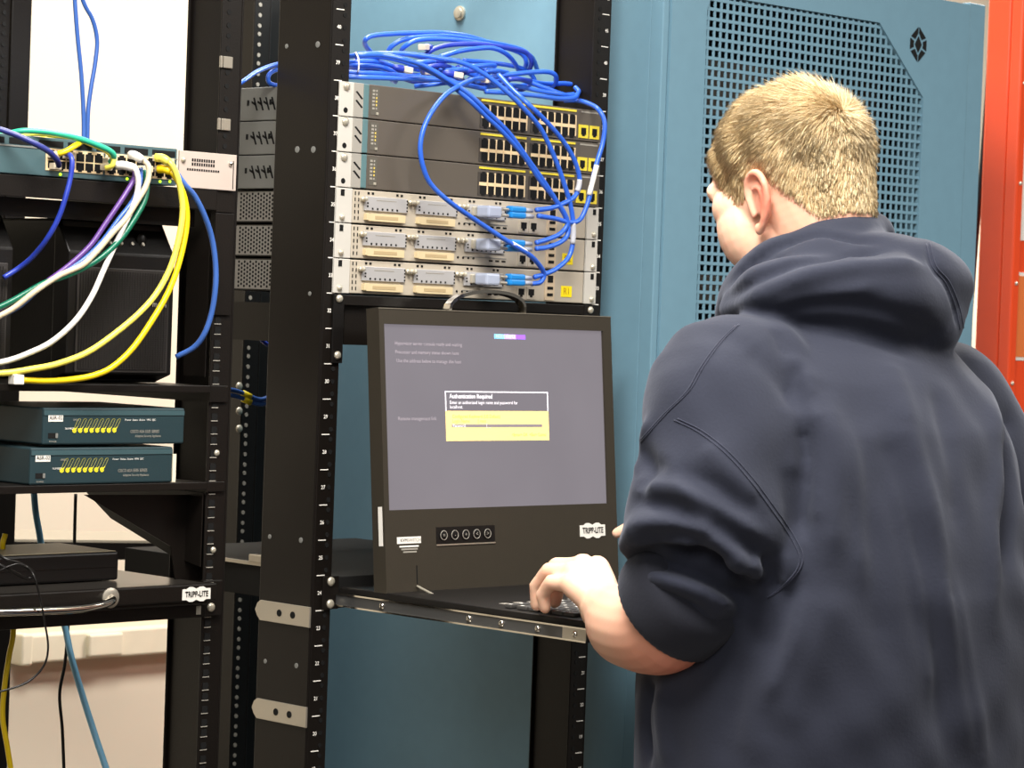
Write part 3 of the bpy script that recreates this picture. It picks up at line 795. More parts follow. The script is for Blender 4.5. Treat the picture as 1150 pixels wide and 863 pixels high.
firewall('upper dark teal firewall box, stacked on the other one', -.418, -.2125, 1.3045, -.002)
t = MB().box(-.2265, -.2215, .0, .05, 1.2585, 1.292).build('paper_card', racem); tag(t, 'cream card standing at the right end of the lower firewall box', 'card')
MB().box(-.25, -.24, .0, .02, 1.3015, 1.3045)
# computer towers
def tower(label, x0, x1, z1):
    t = thing('computer_tower', label, 'computer', ((x0+x1)/2, .2, 1.375), 'black computer towers')
    z0 = 1.3755; y = .03
    MB().box(x0+.004, x1-.004, y+.02, .42, z0, z1-.006).build('case', blackp, t, bevel=.003)
    b = MB(); b.prism([(x0, y+.03, z0), (x0, y, z0+.01), (x0, y, z1-.045), (x0, y+.03, z1)], (x1-x0, 0, 0))
    fb = b.build('front_bezel', blackp, t, bevel=.002)
    MB().box(x0+.012, x1-.008, y-.002, y, z0+.012, z1-.062).build('mesh_frame', mat('bezel_grey', (48, 45, 43), .4), t, bevel=.001)
    b = MB(); n = 34
    for k in range(n):
        x = x0+.016+(x1-x0-.028)*k/n; b.box(x, x+.0011, y-.0034, y-.0024, z0+.016, z1-.066)
    for k in range(44):
        z = z0+.016+(z1-z0-.084)*k/44; b.box(x0+.015, x1-.011, y-.0030, y-.0022, z, z+.0011)
    b.build('mesh_grille', mat('mesh_dark_metal', (38, 35, 33), .5), t)
    b = MB(); xm = (x0+x1)/2
    for k in range(5): b.lathe((xm-.03+k*.016, y+.008, z1-.033), (0, -1, .5), [(.0022, 0), (.0022, .003)], 10)
    b.build('front_jack', silver, t, smooth=2)
    MB().ball((xm+.035, y+.012, z1-.028), (.008, .005, .011)).build('power_button', black, t, smooth=True)
    return t
tw = tower('black computer tower under the teal switch, cables crossing its mesh front', -.366, -.210, 1.573)
text('front_badge', 'mesh', .01, (-.236, .024, 1.47), (1, 0, 0), (0, 0, 1), greyp, tw)
tower('black computer tower cut off by the left edge of the photo', -.600, -.4435, 1.573)
# lower sliding drawer with handle
q = thing('console_drawer', 'closed black console drawer with a chrome handle in the left rack', 'console', (-.41, 0, 1.098))
MB().box(-.636, -.182, -.022, .43, 1.112, 1.1375).build('drawer_body', mat('satin_black', (40, 37, 34), .28), q, bevel=.002)
MB().box(-.6365, -.178, -.032, -.022, 1.1175, 1.1385).build('front_panel', black, q, bevel=.002)
MB().box(-.6365, -.178, -.012, .43, 1.0955, 1.1118).build('lower_housing', black, q, bevel=.001)
MB().box(-.178, -.148, -.006, -.0005, 1.0955, 1.1385).build('mounting_ear', black, q, bevel=.001)
for z in (1.106, 1.131): screw(q, -.1655, -.006, z, .0055)
b = MB(); b.box(-.193, -.186, -.0126, -.0119, 1.099, 1.1095); b.build('latch_slot', greyp, q)
plate(Vector((-.210, -.0322, 1.1265)), Xx, Vector((0, 0, 1)), Vector((0, -1, 0)), .82, q)
b = MB()
hp = [(-.62, -.032, 1.126), (-.612, -.05, 1.125), (-.58, -.056, 1.124), (-.42, -.056, 1.1205), (-.37, -.053, 1.1225), (-.345, -.045, 1.126), (-.335, -.032, 1.128)]
b.tube(spline(hp), .0048, 12); h_ = b.build('handle', chrome, q, smooth=2); h_['label'] = 'long chrome bar handle'
MB().lathe((-.337, -.032, 1.128), (0, -1, 0), [(.012, 0), (.012, .0015), (.008, .004)], 16).build('handle_mount', silver, q, smooth=2)
# black box on top of the drawer
tb_ = thing('power_supply_box', 'flat black box resting on the closed drawer, left of its front', 'box', (-.42, .1, 1.138))
fy = P(60, 655, Z=1.139).y; xr = P(133, 650, Y=fy).x
MB().box(-.62, xr, fy, fy+.12, 1.1385, 1.1725).build('case', blackp, tb_, bevel=.003)
MB().box(-.618, xr-.002, fy+.004, fy+.118, 1.1725, 1.1735).build('lid', mat('tan_lid', (150, 138, 112), .45), tb_, bevel=.001)  # lid is tan, paler than the black case
b = MB(); b.box(-.61, xr-.004, fy-.0006, fy, 1.1545, 1.1552); b.build('case_seam', black, tb_)
# ------------------------------------------------------------------ cables
CR = .0030
def cable(label, m, pts, r=CR, group=None, name='patch_cable', seg=10, n=7, cat='cable'):
    p = [Vector(q) if len(q) == 3 and isinstance(q, Vector) else P(q[0], q[1], Y=q[2]) for q in pts]
    mx = max(p, key=lambda v: v.z); org = p[0]
    s = spline(p, n)
    t = bpy.data.objects.new(name, None); COL.objects.link(t); t.location = s[0]
    tag(t, label, cat, group)
    j = MB().tube(s, r, seg).build('jacket', m, t, smooth=True)
    t['_e'] = 0; del t['_e']
    return t, s
def simple_cable(label, m, pts, r=CR, group=None, name='patch_cable', n=7):
    p = [P(q[0], q[1], Y=q[2]) for q in pts]
    o = MB().tube(spline(p, n), r, 10).build(name, m, smooth=True)
    return tag(o, label, 'cable', group)
def rj_plug(par, at_, dirn, boot=None, s=1.0):
    """clear plug with a boot; dirn points from port outwards"""
    d = Vector(dirn).normalized(); a = Vector(at_); sd = d.cross(Vector((0, 0, 1))).normalized(); up = sd.cross(d)
    M = Matrix((sd, d, up)).transposed().to_4x4(); M = Matrix.Translation(a) @ M
    MB().box(-.0055*s, .0055*s, -.004, .009*s, -.0038*s, .0038*s).build('plug', clearp, par, bevel=.0008, xf=M)
    if boot:
        b = MB(); b.tube([M @ Vector((0, y*s, 0)) for y in (.007, .010, .016, .024)], [.0045*s, .0052*s, .0048*s, .0034*s], 10)
        b.build('boot', boot, par, smooth=True)
GP = 'blue patch cables piled on top of the grey switches'
pile = [
 ('blue cable making the highest far-left loop of the pile', [(424,66,.16),(416,58,.15),(410,50,.14),(411,44,.13),(420,40,.13),(442,38,.13),(470,37,.13),(497,37,.13),(522,40,.14),(550,48,.15),(575,55,.16),(596,63,.17),(604,80,.18)]),
 ('blue cable running just beneath the highest loop', [(434,62,.15),(440,52,.14),(455,44,.13),(482,41,.12),(510,41,.12),(540,46,.12),(568,51,.13),(588,57,.13),(596,66,.13),(595,79,.14)]),
 ('blue cable arching low over the middle of the pile to the sharp bend', [(447,62,.14),(455,52,.12),(470,45,.11),(500,44,.10),(535,48,.10),(565,53,.10),(585,60,.10),(591,70,.1),(587,82,.12)]),
 ('blue cable ending in the thick dark bend at the upper right', [(474,64,.1),(490,54,.09),(512,50,.08),(542,50,.08),(570,54,.08),(590,59,.08),(597,69,.08),(594,80,.1)]),
 ('blue cable rising gently from the middle of the pile', [(494,64,.08),(514,58,.07),(532,55,.07),(552,54,.07),(566,59,.07),(576,68,.08),(583,80,.1)]),
 ('blue cable curling behind the left upright, lower strand under the zip tie', [(380,72,.12),(395,70,.06),(420,69,.05),(440,74,.05),(452,84,.06),(440,90,.09)]),
 ('blue cable, short strand below the zip tie bending down', [(380,75,.1),(400,74,.05),(425,75,.04),(440,80,.04),(447,88,.05)]),
 ('blue cable, darker strand at the bottom of the zip tie', [(380,79,.12),(402,77,.06),(422,78,.05),(436,84,.06),(444,92,.08)]),
 ('blue cable lying nearly flat on the topmost switch, upper strand', [(382,81,.06),(410,82,.04),(440,84,.03),(470,87,.03),(500,89,.03),(520,93,.04)]),
 ('pale blue cable lying flat on the topmost switch at the left', [(382,86,.05),(410,87,.03),(440,88,.02),(470,89,.015),(500,90,.015),(515,94,.03)]),
 ('blue cable tucked under the crossing at the middle of the pile', [(466,97,.05),(485,95,.03),(505,93,.02),(525,96,.02),(545,100,.03)]),
 ('blue cable looping to the far right corner of the pile, top strand', [(535,92,.1),(555,87,.09),(580,88,.08),(610,94,.07),(635,94,.07),(649,97,.07),(649,104,.07),(636,107,.06),(610,108,.06)]),
 ('blue cable sloping down across the right half of the pile', [(530,74,.08),(560,82,.07),(590,91,.06),(615,100,.05),(640,108,.04),(650,104,.05),(646,98,.06)]),
 ('thin-looking blue cable crossing under the square loop', [(540,98,.08),(575,96,.07),(605,102,.05),(630,106,.04),(645,110,.04)]),
 ('pale blue cable forming the square loop at the right of the pile', [(535,92,.05),(556,86,.05),(580,83,.05),(600,81,.05),(616,81,.05),(624,85,.05),(624,93,.06),(618,99,.08)]),
 ('blue cable lying along the front edge above the yellow stripes', [(545,103,.02),(575,105,.015),(605,108,.012),(628,111,.012),(645,110,.015),(650,104,.03)]),
 ('blue cable low at the back of the pile near its right end', [(520,68,.12),(545,70,.11),(575,74,.1),(592,80,.1),(600,92,.1),(580,98,.1)]),
 ('dark blue cable coil deep in the middle of the pile', [(505,82,.10),(525,76,.12),(548,78,.12),(556,86,.10),(545,94,.08),(520,92,.08),(508,86,.1)]),
 ('blue cable coil deep at the left middle of the pile', [(455,80,.12),(475,74,.13),(498,78,.12),(500,88,.1),(478,93,.08),(458,90,.1),(450,84,.12)]),
 ('blue cable strand behind the long arching cable', [(420,62,.12),(450,60,.12),(480,66,.1),(500,74,.08),(525,82,.07),(550,92,.06),(570,101,.04)]),
]
for k, (lab, pts) in enumerate(pile):
    simple_cable(lab, C_blue if k not in (3, 17, 18) else C_dblue, pts, group=GP, r=.0033)
COIL = ('leftmost small blue coil in the middle of the cable pile', 'dark blue coil just right of the leftmost small coil', 'blue coil right under the long arching cables', 'dark blue coil where the big loop leaves the pile', 'blue coil just left of the yellow-striped ports, on the pile', 'dark blue coil high in the centre of the pile', 'blue coil behind the crossing of the arching cables', 'dark blue coil above the first yellow stripe', 'blue coil high at the left centre of the pile')
for k in range(9):
    cx_, cy_ = ((468, 80), (488, 82), (510, 85), (532, 87), (552, 86), (500, 73), (538, 79), (578, 95), (478, 74))[k]
    rx, ry = 16+5*random.random(), 5+4*random.random(); y0_ = .045+.02*random.random()
    pp = []
    for i in range(9):
        a = .5+i*.62; pp.append((cx_+rx*math.cos(a)+random.uniform(-3, 3)+i*.8, min(cy_+ry*math.sin(a), 70+(cx_-400)*.14+14)+random.uniform(-1, 1), y0_+.03*math.sin(a)+.003*i))
    simple_cable(COIL[k], C_dblue if k % 2 else C_blue, pp, group=GP, r=.0033)
# plugs lying in the pile
def loose_plug(px, py, Y, ang, label):
    c = P(px, py, Y=Y); t = thing('cable_plug', label, 'plug', c, 'loose clear plugs in the cable pile')
    d = Vector((math.cos(ang), math.sin(ang), .1)); rj_plug(t, c, d, C_dblue)
loose_plug(475, 53, .09, .3, 'clear cable plug near the top of the blue pile, left of centre')
loose_plug(459, 79, .04, 2.9, 'clear cable plug at the left middle of the blue pile')
loose_plug(485, 81, .03, 1.3, 'clear cable plug between two blue cables above the top switch')
loose_plug(545, 90, .03, .6, 'clear cable plug at the right of the crossing cables')
loose_plug(516, 85, .03, 2.7, 'clear cable plug at the centre right of the blue pile')
# zip tie
zp = [P(399.5, 59, Y=.03), P(402.5, 66, Y=.02), P(403, 75, Y=.02), P(402, 80, Y=.03), P(400, 78, Y=.10), P(398, 62, Y=.10)]
tag(MB().tube(spline(zp+[zp[0]], 5), .0011, 6).build('cable_tie', white, smooth=True), 'white zip tie around the blue cables beside the left upright', 'cable tie')
# long hanging blue cables
GH = 'blue cables hanging from the pile to the routers'
def sleeve(par, pts, m=white, r=.0036, nm='marker_sleeve'):
    o = MB().tube(spline([P(*q[:2], Y=q[2]) for q in pts], 4), r, 10).build(nm, m, par, smooth=True)
    o['label'] = 'white marker sleeve on the cable'
def serial(par, x, y, Y=-.034):
    c = P(x, y, Y=Y)
    MB().box(c.x-.0165, c.x+.012, -.04, -.027, c.z-.0042, c.z+.0042).build('serial_plug', serb, par, bevel=.0025)
    MB().tube([(c.x+.010, c.y, c.z), (c.x+.030, c.y, c.z)], [.0034, .0028], 8).build('strain_relief', mat('grey_pvc', (160, 165, 180), .4), par, smooth=True)
t, _ = cable('blue cable sweeping in a big loop left of the ports down to the lowest router', C_blue, [(544,88,.03),(530,90,.0),(515,97,-.025),(500,107,-.03),(486,124,-.035),(476,144,-.035),(472,165,-.035),(475,187,-.035),(484,207,-.035),(505,227,-.04),(538,250,-.04),(573,273,-.045),(594,286,-.045),(605,297,-.04),(611,308,-.035),(607,317,-.034),(597,319,-.034)], group=GH, r=.0033)
sleeve(t, [(575,274,-.045),(583,278.5,-.045),(591,284,-.045)]); serial(t, 580, 317.5)
t, _ = cable('blue cable arching from the zip tie straight down to the middle router', C_blue, [(384,64,.06),(405,62,.03),(430,62,.02),(455,67,.0),(480,76,-.005),(505,91,-.02),(528,107,-.03),(550,128,-.035),(572,150,-.035),(595,182,-.035),(612,206,-.035),(626,228,-.035),(636,246,-.035),(638,262,-.035),(630,272,-.034),(614,278,-.034),(602,279.5,-.034)], group=GH, r=.0033)
serial(t, 579, 279.5)
t, _ = cable('blue cable close beside the one to the middle router, ending one strand higher', C_blue, [(400,66,.08),(430,64,.04),(465,73,.01),(495,87,-.01),(524,110,-.028),(545,130,-.032),(562,146,-.034),(588,175,-.034),(606,202,-.034),(622,222,-.034),(634,240,-.036),(637,252,-.036),(630,262,-.034),(618,268,-.034),(602,273,-.034)], group=GH, r=.0033)
serial(t, 579, 273, -.032)
t, _ = cable('blue cable in the longest arch, running down right to the lowest router', C_blue, [(400,61,.1),(430,60,.06),(460,61,.04),(490,65,.02),(520,71,.0),(545,84,-.015),(570,104,-.03),(590,124,-.035),(608,146,-.035),(624,180,-.035),(634,208,-.035),(641,232,-.035),(644,255,-.035),(643,275,-.035),(638,290,-.035),(625,302,-.035),(612,308,-.034),(600,311.5,-.034)], group=GH, r=.0033)
sleeve(t, [(643.5,250,-.036),(644,262,-.036),(643,274,-.036)], mat('grey_tape', (180, 182, 190), .4), .0038); serial(t, 579, 311.5, -.032)
t, _ = cable('blue cable that ends in a grey coupler in front of the uplink ports', C_blue, [(560,84,.03),(575,100,.0),(592,116,-.03),(612,135,-.035),(632,158,-.035),(645,180,-.035),(651,203,-.035),(646,220,-.035),(632,229,-.035),(618,234,-.034),(602,236,-.034)], group=GH, r=.0033)
sleeve(t, [(651,202,-.036),(650,209,-.036),(648,215,-.036)], mat('grey_tape', (180, 182, 190), .4), .0038); serial(t, 580, 235.5, -.032)
t, _ = cable('blue cable rounding the right end of the top switch, with a white sleeve', C_blue, [(634,113,.05),(648,113,.03),(660,116,.0),(672,123,-.03),(679,138,-.04),(677,160,-.04),(670,184,-.04),(666,200,-.04),(661,225,-.04),(652,246,-.038),(640,250,-.036),(625,246,-.034),(604,242.5,-.034)], group=GH, r=.0033)
sleeve(t, [(670,186,-.041),(666,202,-.041),(661.5,219,-.041)]); serial(t, 581, 242)
# card connectors shrouds
for k, (px, py) in enumerate(((555, 238), (554, 275), (553, 314))):
    c = P(px, py, Y=-.03)
    t = thing('serial_connector', ('clear hooded connector screwed to the topmost router', 'clear hooded connector screwed to the middle router', 'clear hooded connector screwed to the lowest router')[k], 'connector', (c.x, c.y, c.z), 'hooded connectors on the routers')
    MB().box(c.x-.014, c.x+.012, -.034, -.010, c.z-.0078, c.z+.0078).build('hood', mat('frosted_hood', (158, 166, 186), .2), t, bevel=.003)
    MB().box(c.x-.018, c.x+.010, -.010, -.006, c.z-.006, c.z+.006).build('collar', zinc, t, bevel=.001)
    for dz in (-.004, .004): MB().cyl((c.x+.010, -.034, c.z+dz), (c.x+.022, -.034, c.z+dz), .0022).build('thumb_screw', silver, t, smooth=2)
# blue cables passing behind the left upright
GG = 'blue cables passing from rack to rack'
simple_cable('blue cable crossing the gap above the grey switch cases, upper', C_blue, [(243,112,.06),(275,90,.1),(290,80,.13),(313,72,.15),(345,70,.15),(385,70,.12)], group=GG)
simple_cable('blue cable curling above the grey switch cases, beside the upright', C_blue, [(340,74,.16),(316,77,.15),(305,81,.15),(301,88,.15),(306,95,.15),(330,98,.15)], group=GG)
for k, lab in enumerate(('blue cable with yellow marker in the gap, upper of two', 'blue cable with yellow marker in the gap, lower of two')):
    dy = k*6
    t, _ = cable(lab, C_slate, [(255,437+dy,.35),(268,440+dy,.35),(280,445+dy,.35),(292,449+dy-k,.35),(304,446+dy,.35),(330,440+dy,.35)], group=GG, r=.0032)
    o = MB().tube([P(273,442+dy,Y=.35), P(281,446+dy,Y=.35)], .0048, 10).build('yellow_marker', yelb, t, smooth=True); o['label'] = 'yellow marker ring'
simple_cable('blue cable crossing behind the middle of the gap, slanting', C_dblue, [(283,372,.4),(290,378,.4),(302,388,.4),(330,400,.4)], group=GG)
# white latch glimpsed in the gap
q = P(280, 634, Z=1.1345)
t = thing('cable_bracket', 'small grey-white bracket low in the gap beside the middle rack', 'bracket', q)
MB().box(q.x-.004, q.x+.004, q.y-.05, q.y+.06, q.z, q.z+.004).build('bar', silver, t)
MB().box(q.x-.006, q.x+.006, q.y-.04, q.y-.005, q.z+.004, q.z+.014).build('clip', silver, t, bevel=.001)
# ---- cables of the left rack
GL = 'network cables plugged into the teal switch'
def lc(label, m, pts, r=.0031, plug=None, boot=None):
    t, s = cable(label, m, pts, group=GL, r=r)
    if plug:
        c = P(plug[0], plug[1], Y=-.006); d = (s[0]-c).normalized() if len(plug) < 3 else Vector(plug[2])
        rj_plug(t, c, Vector((0, -1, 0)) if len(plug) < 3 else d, None)
    if boot:
        MB().tube(spline([P(*q[:2], Y=q[2]) for q in boot[0]], 4), [.0052]*(4*(len(boot[0])-1)) + [.0040], 12).build('boot', boot[1], t, smooth=True)
    return t
lc('navy cable arching in from the left edge to the teal switch', C_navy, [(66,186,-.02),(64,180,-.03),(57,172,-.035),(48,166,-.035),(34,159,-.03),(16,151,-.02),(-2,145,-.01),(-25,141,.0)], r=.0034, plug=(60,187))
lc('teal green cable arching over the top of the teal switch', C_teal, [(124,182,-.02),(128,176,-.03),(124,170,-.032),(112,164,-.03),(96,158,-.025),(74,152,-.02),(50,148,-.01),(26,147,.0),(10,150,.01),(-20,156,.02)], r=.0034, plug=(120,181))
lc('pale yellow cable lying on the teal switch, farther one', C_lyel, [(119,189,-.02),(126,186,-.028),(127,178,-.028),(120,170,-.02),(105,163,-.01),(85,156,.0),(62,152,.0),(40,150,.02),(20,152,.02),(-20,150,.02)], plug=(117,188))
lc('yellow cable bending into the left ports of the teal switch', C_yel, [(65,173,-.02),(74,170,-.025),(84,164,-.025),(92,158,-.012),(80,155,.01),(60,154,.02),(35,158,.03),(10,154,.04),(-20,152,.04)], r=.0034, plug=(58,174))
lc('navy blue cable dropping from the ports and passing behind the left tower', C_dblue, [(74,173,-.015),(79,175,-.03),(81,184,-.035),(79,200,-.035),(74,220,-.035),(66,244,-.03),(53,268,-.02),(36,289,0),(20,302,.015),(4,312,.02)], plug=(75,175))
lc('long white-grey cable hanging low across the black tower', C_white, [(150,186,-.028),(154,195,-.035),(155,210,-.035),(151,228,-.035),(141,250,-.035),(129,276,-.03),(117,302,-.03),(103,333,-.03),(84,361,-.03),(58,384,-.02),(32,397,-.01),(10,405,.0),(-15,410,.0)], r=.0034, plug=(140,186), boot=([(131,186,-.016),(140,186,-.024),(151,189,-.03)], C_white))
lc('cream cable sagging left across the black tower', C_cream, [(157,178,-.024),(166,185,-.034),(167,198,-.036),(163,211,-.036),(154,226,-.036),(141,246,-.036),(126,262,-.034),(110,281,-.032),(92,298,-.03),(66,310,-.025),(40,327,-.02),(14,347,-.01),(-15,362,0)], r=.0034, plug=(148,175), boot=([(147,174,-.018),(152,175,-.026),(160,180,-.03)], C_white))
lc('purple cable falling left across the black tower', C_purp, [(152,190,-.016),(150,202,-.026),(142,216,-.028),(131,233,-.028),(118,252,-.026),(102,275,-.024),(80,296,-.022),(56,314,-.018),(30,331,-.01),(-10,352,0)], r=.0031, plug=(151,190))
lc('blue cable beside the purple one, falling left across the tower', C_slate, [(158,190,-.018),(157,206,-.026),(149,226,-.028),(133,247,-.028),(116,270,-.026),(96,290,-.024),(72,306,-.022),(48,321,-.016),(20,345,-.008),(-10,360,0)], r=.0031, plug=(157,190))
lc('dark green cable falling left beneath the cream one', C_green, [(163,192,-.018),(165,208,-.026),(162,226,-.03),(150,248,-.032),(136,268,-.032),(120,284,-.03),(100,298,-.028),(74,310,-.024),(50,318,-.02),(28,330,-.012),(10,340,-.008),(-15,352,0)], r=.0035, plug=(163,190))
lc('pale yellow cable in a wide bow from the right ports down to the shelf', C_lyel, [(182,178,-.024),(192,184,-.034),(199,198,-.038),(203,216,-.038),(205,236,-.038),(202,262,-.038),(193,296,-.036),(178,326,-.034),(158,350,-.034),(130,374,-.032),(98,396,-.03),(64,409,-.026),(34,415,-.02),(8,419,-.01),(-15,420,.0)], r=.0036, plug=(176,178), boot=([(175,177,-.018),(183,178,-.026),(190,183,-.032)], C_lyel))
t = lc('deep yellow cable in the lowest bow, ending on the shelf in a white plug', C_yel, [(184,190,-.02),(192,193,-.03),(200,204,-.034),(207,222,-.034),(210,244,-.034),(207,270,-.034),(199,302,-.034),(188,330,-.034),(172,358,-.034),(150,390,-.032),(128,411,-.03),(108,421,-.026),(84,426,-.02),(54,428,-.016),(26,427,-.014)], r=.0036, plug=(178,190), boot=([(178,190,-.016),(185,190,-.024),(192,193,-.03)], C_yel))
c = P(19, 426, Y=-.012); MB().box(c.x-.008, c.x+.006, -.018, -.006, c.z-.006, c.z+.0055).build('end_plug', white, t, bevel=.001)
lc('bright blue cable bowing right beside the rack upright', C_slate, [(196,190,-.018),(200,197,-.028),(208,208,-.032),(219,221,-.032),(230,243,-.032),(238,268,-.03),(242,296,-.03),(242,322,-.03),(238,350,-.026),(230,374,-.02),(218,390,-.008),(198,401,.01)], r=.0034, plug=(190,190))
GV = 'blue cables rising to the ceiling behind the teal switch'
simple_cable('straight blue cable rising behind the teal switch, left of the pair', C_slate, [(64,-440,.15),(68,-330,.15),(72,-220,.15),(77,-120,.15),(81,-50,.15),(84,0,.15),(87,40,.15),(91,80,.15),(93,110,.15),(94,135,.15),(94,160,.15)], r=.0028, group=GV)
simple_cable('bowed blue cable rising behind the teal switch, right of the pair', C_slate, [(60,-440,.16),(64,-330,.16),(68,-220,.16),(73,-120,.16),(82,-45,.16),(93,0,.16),(104,22,.16),(109,45,.16),(107,70,.16),(102,100,.16),(99,125,.16),(98,160,.16)], r=.0028, group=GV)
# lower cables
simple_cable('yellow cable hanging down at the bottom left edge', C_yel, [(6,600,.12),(3,615,.12),(10,640,.14),(15,705,.12),(10,738,.12),(5,772,.12),(3,806,.12),(8,838,.12),(13,870,.12)], r=.0033)
simple_cable('thin black wire looping over the closed drawer', C_black, [(-12,648,-.03),(2,640,-.04),(18,634,-.046),(30,637,-.05),(38,647,-.062),(44,668,-.066),(50,698,-.064),(54,728,-.06),(48,750,-.055),(28,768,-.05),(-10,780,-.04)], r=.0012)
simple_cable('black wire coiled behind the looping wire on the box', C_black, [(-10,618,-.02),(6,628,-.04),(24,634,-.045),(38,644,-.045),(30,650,-.04),(10,640,-.04),(-10,630,-.03)], r=.002)
simple_cable('black cable hanging straight down below the closed drawer', C_black, [(85,555,.35),(84,590,.35),(83,620,.36),(78,680,.36),(76,710,.36),(73,745,.36),(67,780,.36),(70,820,.36),(72,870,.36)], r=.0022)
simple_cable('light blue cable slanting down below the closed drawer', C_lblue, [(38,552,.30),(40,575,.30),(44,598,.30),(48,620,.30),(62,670,.30),(73,705,.28),(80,738,.26),(94,786,.24),(108,830,.22),(122,872,.20)], r=.0042)
# ------------------------------------------------------------------ the person
def eval_mesh(o, mods):
    for kind, kw in mods:
        m = o.modifiers.new(kind.lower(), kind)
        for k, v in kw.items(): setattr(m, k, v)
    bpy.context.view_layer.update()
    dg = bpy.context.evaluated_depsgraph_get()
    me = bpy.data.meshes.new_from_object(o.evaluated_get(dg))
    o.modifiers.clear(); old = o.data; o.data = me; bpy.data.meshes.remove(old)
    return o
def fuse(mb, name, vox, smooth_it, mats):
    o = mb.build(name, mats)
    return eval_mesh(o, [('REMESH', dict(mode='VOXEL', voxel_size=vox, adaptivity=0)), ('SMOOTH', dict(factor=.5, iterations=smooth_it))])
def capsule(b, pts, rs, seg=14):
    """limb through joints with round ends"""
    p = [Vector(q) for q in pts]; d0 = (p[0]-p[1]).normalized(); d1 = (p[-1]-p[-2]).normalized()
    P_, R_ = [], []
    for a in (88, 60, 30): P_.append(p[0]+d0*rs[0]*math.sin(math.radians(a))); R_.append(rs[0]*math.cos(math.radians(a)))
    P_ += p; R_ += rs
    for a in (30, 60, 88): P_.append(p[-1]+d1*rs[-1]*math.sin(math.radians(a))); R_.append(rs[-1]*math.cos(math.radians(a)))
    b.tube(P_, R_, seg)
def chain(b, pts, rs, n=5, seg=16):
    s = spline(pts, n); k = len(pts)-1; rr = []
    for i in range(len(s)):
        t = i/n; j = min(int(t), k-1); f = t-j; f = f*f*(3-2*f); rr.append(rs[j]*(1-f)+rs[j+1]*f)
    capsule(b, s, rr, seg)
def rings(b, R, ex=2.3, seg=40):
    """stack of super-ellipse rings (cx, cy, z, a, b)"""
    vs = []
    for cx, cy, z, a, c in R:
        for k in range(seg):
            t = 2*math.pi*k/seg; ct, st = math.cos(t), math.sin(t)
            vs.append((cx+a*math.copysign(abs(ct)**(2/ex), ct), cy+c*math.copysign(abs(st)**(2/ex), st), z))
    n = len(R); fs = [(i*seg+k, i*seg+(k+1) % seg, (i+1)*seg+(k+1) % seg, (i+1)*seg+k) for i in range(n-1) for k in range(seg)]
    fs += [tuple(range(seg))[::-1], tuple((n-1)*seg+k for k in range(seg))]
    b.add(vs, fs)
# --- key joints
SHL, SHR = Vector((.035, -.65, 1.375)), Vector((.425, -.65, 1.385))
ELU = P(783, 645, X=-.035); EL = P(752, 706, X=-.040); FA = P(708, 703, X=-.006); WR = P(679, 682, X=.028); HS = Vector((.002, -.012, .002))
ER = Vector((.505, -.70, 1.15)); WRR = Vector((.395, -.37, 1.185))
# --- head frame
HC = P(888, 190, Y=-.56)
HR = Matrix.Rotation(math.radians(0), 3, 'Z') @ Matrix.Rotation(math.radians(-19), 3, 'X')
def hl(x, y, z): return HC + HR @ Vector((x, y, z))
b = MB()
b.ball(hl(0, -.006, .002), (.0765, .096, .088), 32, 20, HR)
b.ball(hl(0, .012, -.03), (.069, .080, .070), 28, 16, HR)
for k in range(1, 9):
    t = k/8; b.ball(hl(0, -.006-.016*t, .002-.080*t), (.0765-.016*t, .096-.030*t, .088-.036*t), 28, 18, HR)
b.ball(hl(0, .034, .010), (.0675, .063, .062), 28, 16, HR)
b.ball(hl(0, .036, -.020), (.066, .056, .045), 28, 16, HR)
b.ball(hl(0, .040, -.062), (.058, .055, .060), 28, 16, HR)
b.ball(hl(0, .058, -.100), (.042, .038, .028), 24, 14, HR)
b.ball(hl(0, .082, -.112), (.020, .016, .016), 16, 10, HR)
for s in (-1, 1):
    b.ball(hl(s*.030, .0790, -.004), (.030, .014, .016), 16, 10, HR)
    b.ball(hl(s*.035, .052, -.060), (.038, .038, .050), 20, 12, HR)
    b.ball(hl(s*.040, .058, -.030), (.030, .030, .030), 20, 12, HR)
    b.ball(hl(s*.042, .030, -.082), (.026, .040, .040), 20, 12, HR)
    b.ball(hl(s*.030, .084, -.026), (.0105, .0105, .0085), 16, 10, HR)
    b.ball(hl(s*.011, .102, -.060), (.008, .011, .008), 12, 8, HR)
b.tube([hl(0, .090, -.015), hl(0, .104, -.038), hl(0, .114, -.056)], [.007, .0085, .010], 12)
b.ball(hl(0, .112, -.058), (.010, .011, .009), 14, 8, HR)
b.ball(hl(0, .094, -.083), (.023, .009, .0055), 16, 8, HR); b.ball(hl(0, .092, -.092), (.020, .009, .006), 16, 8, HR)
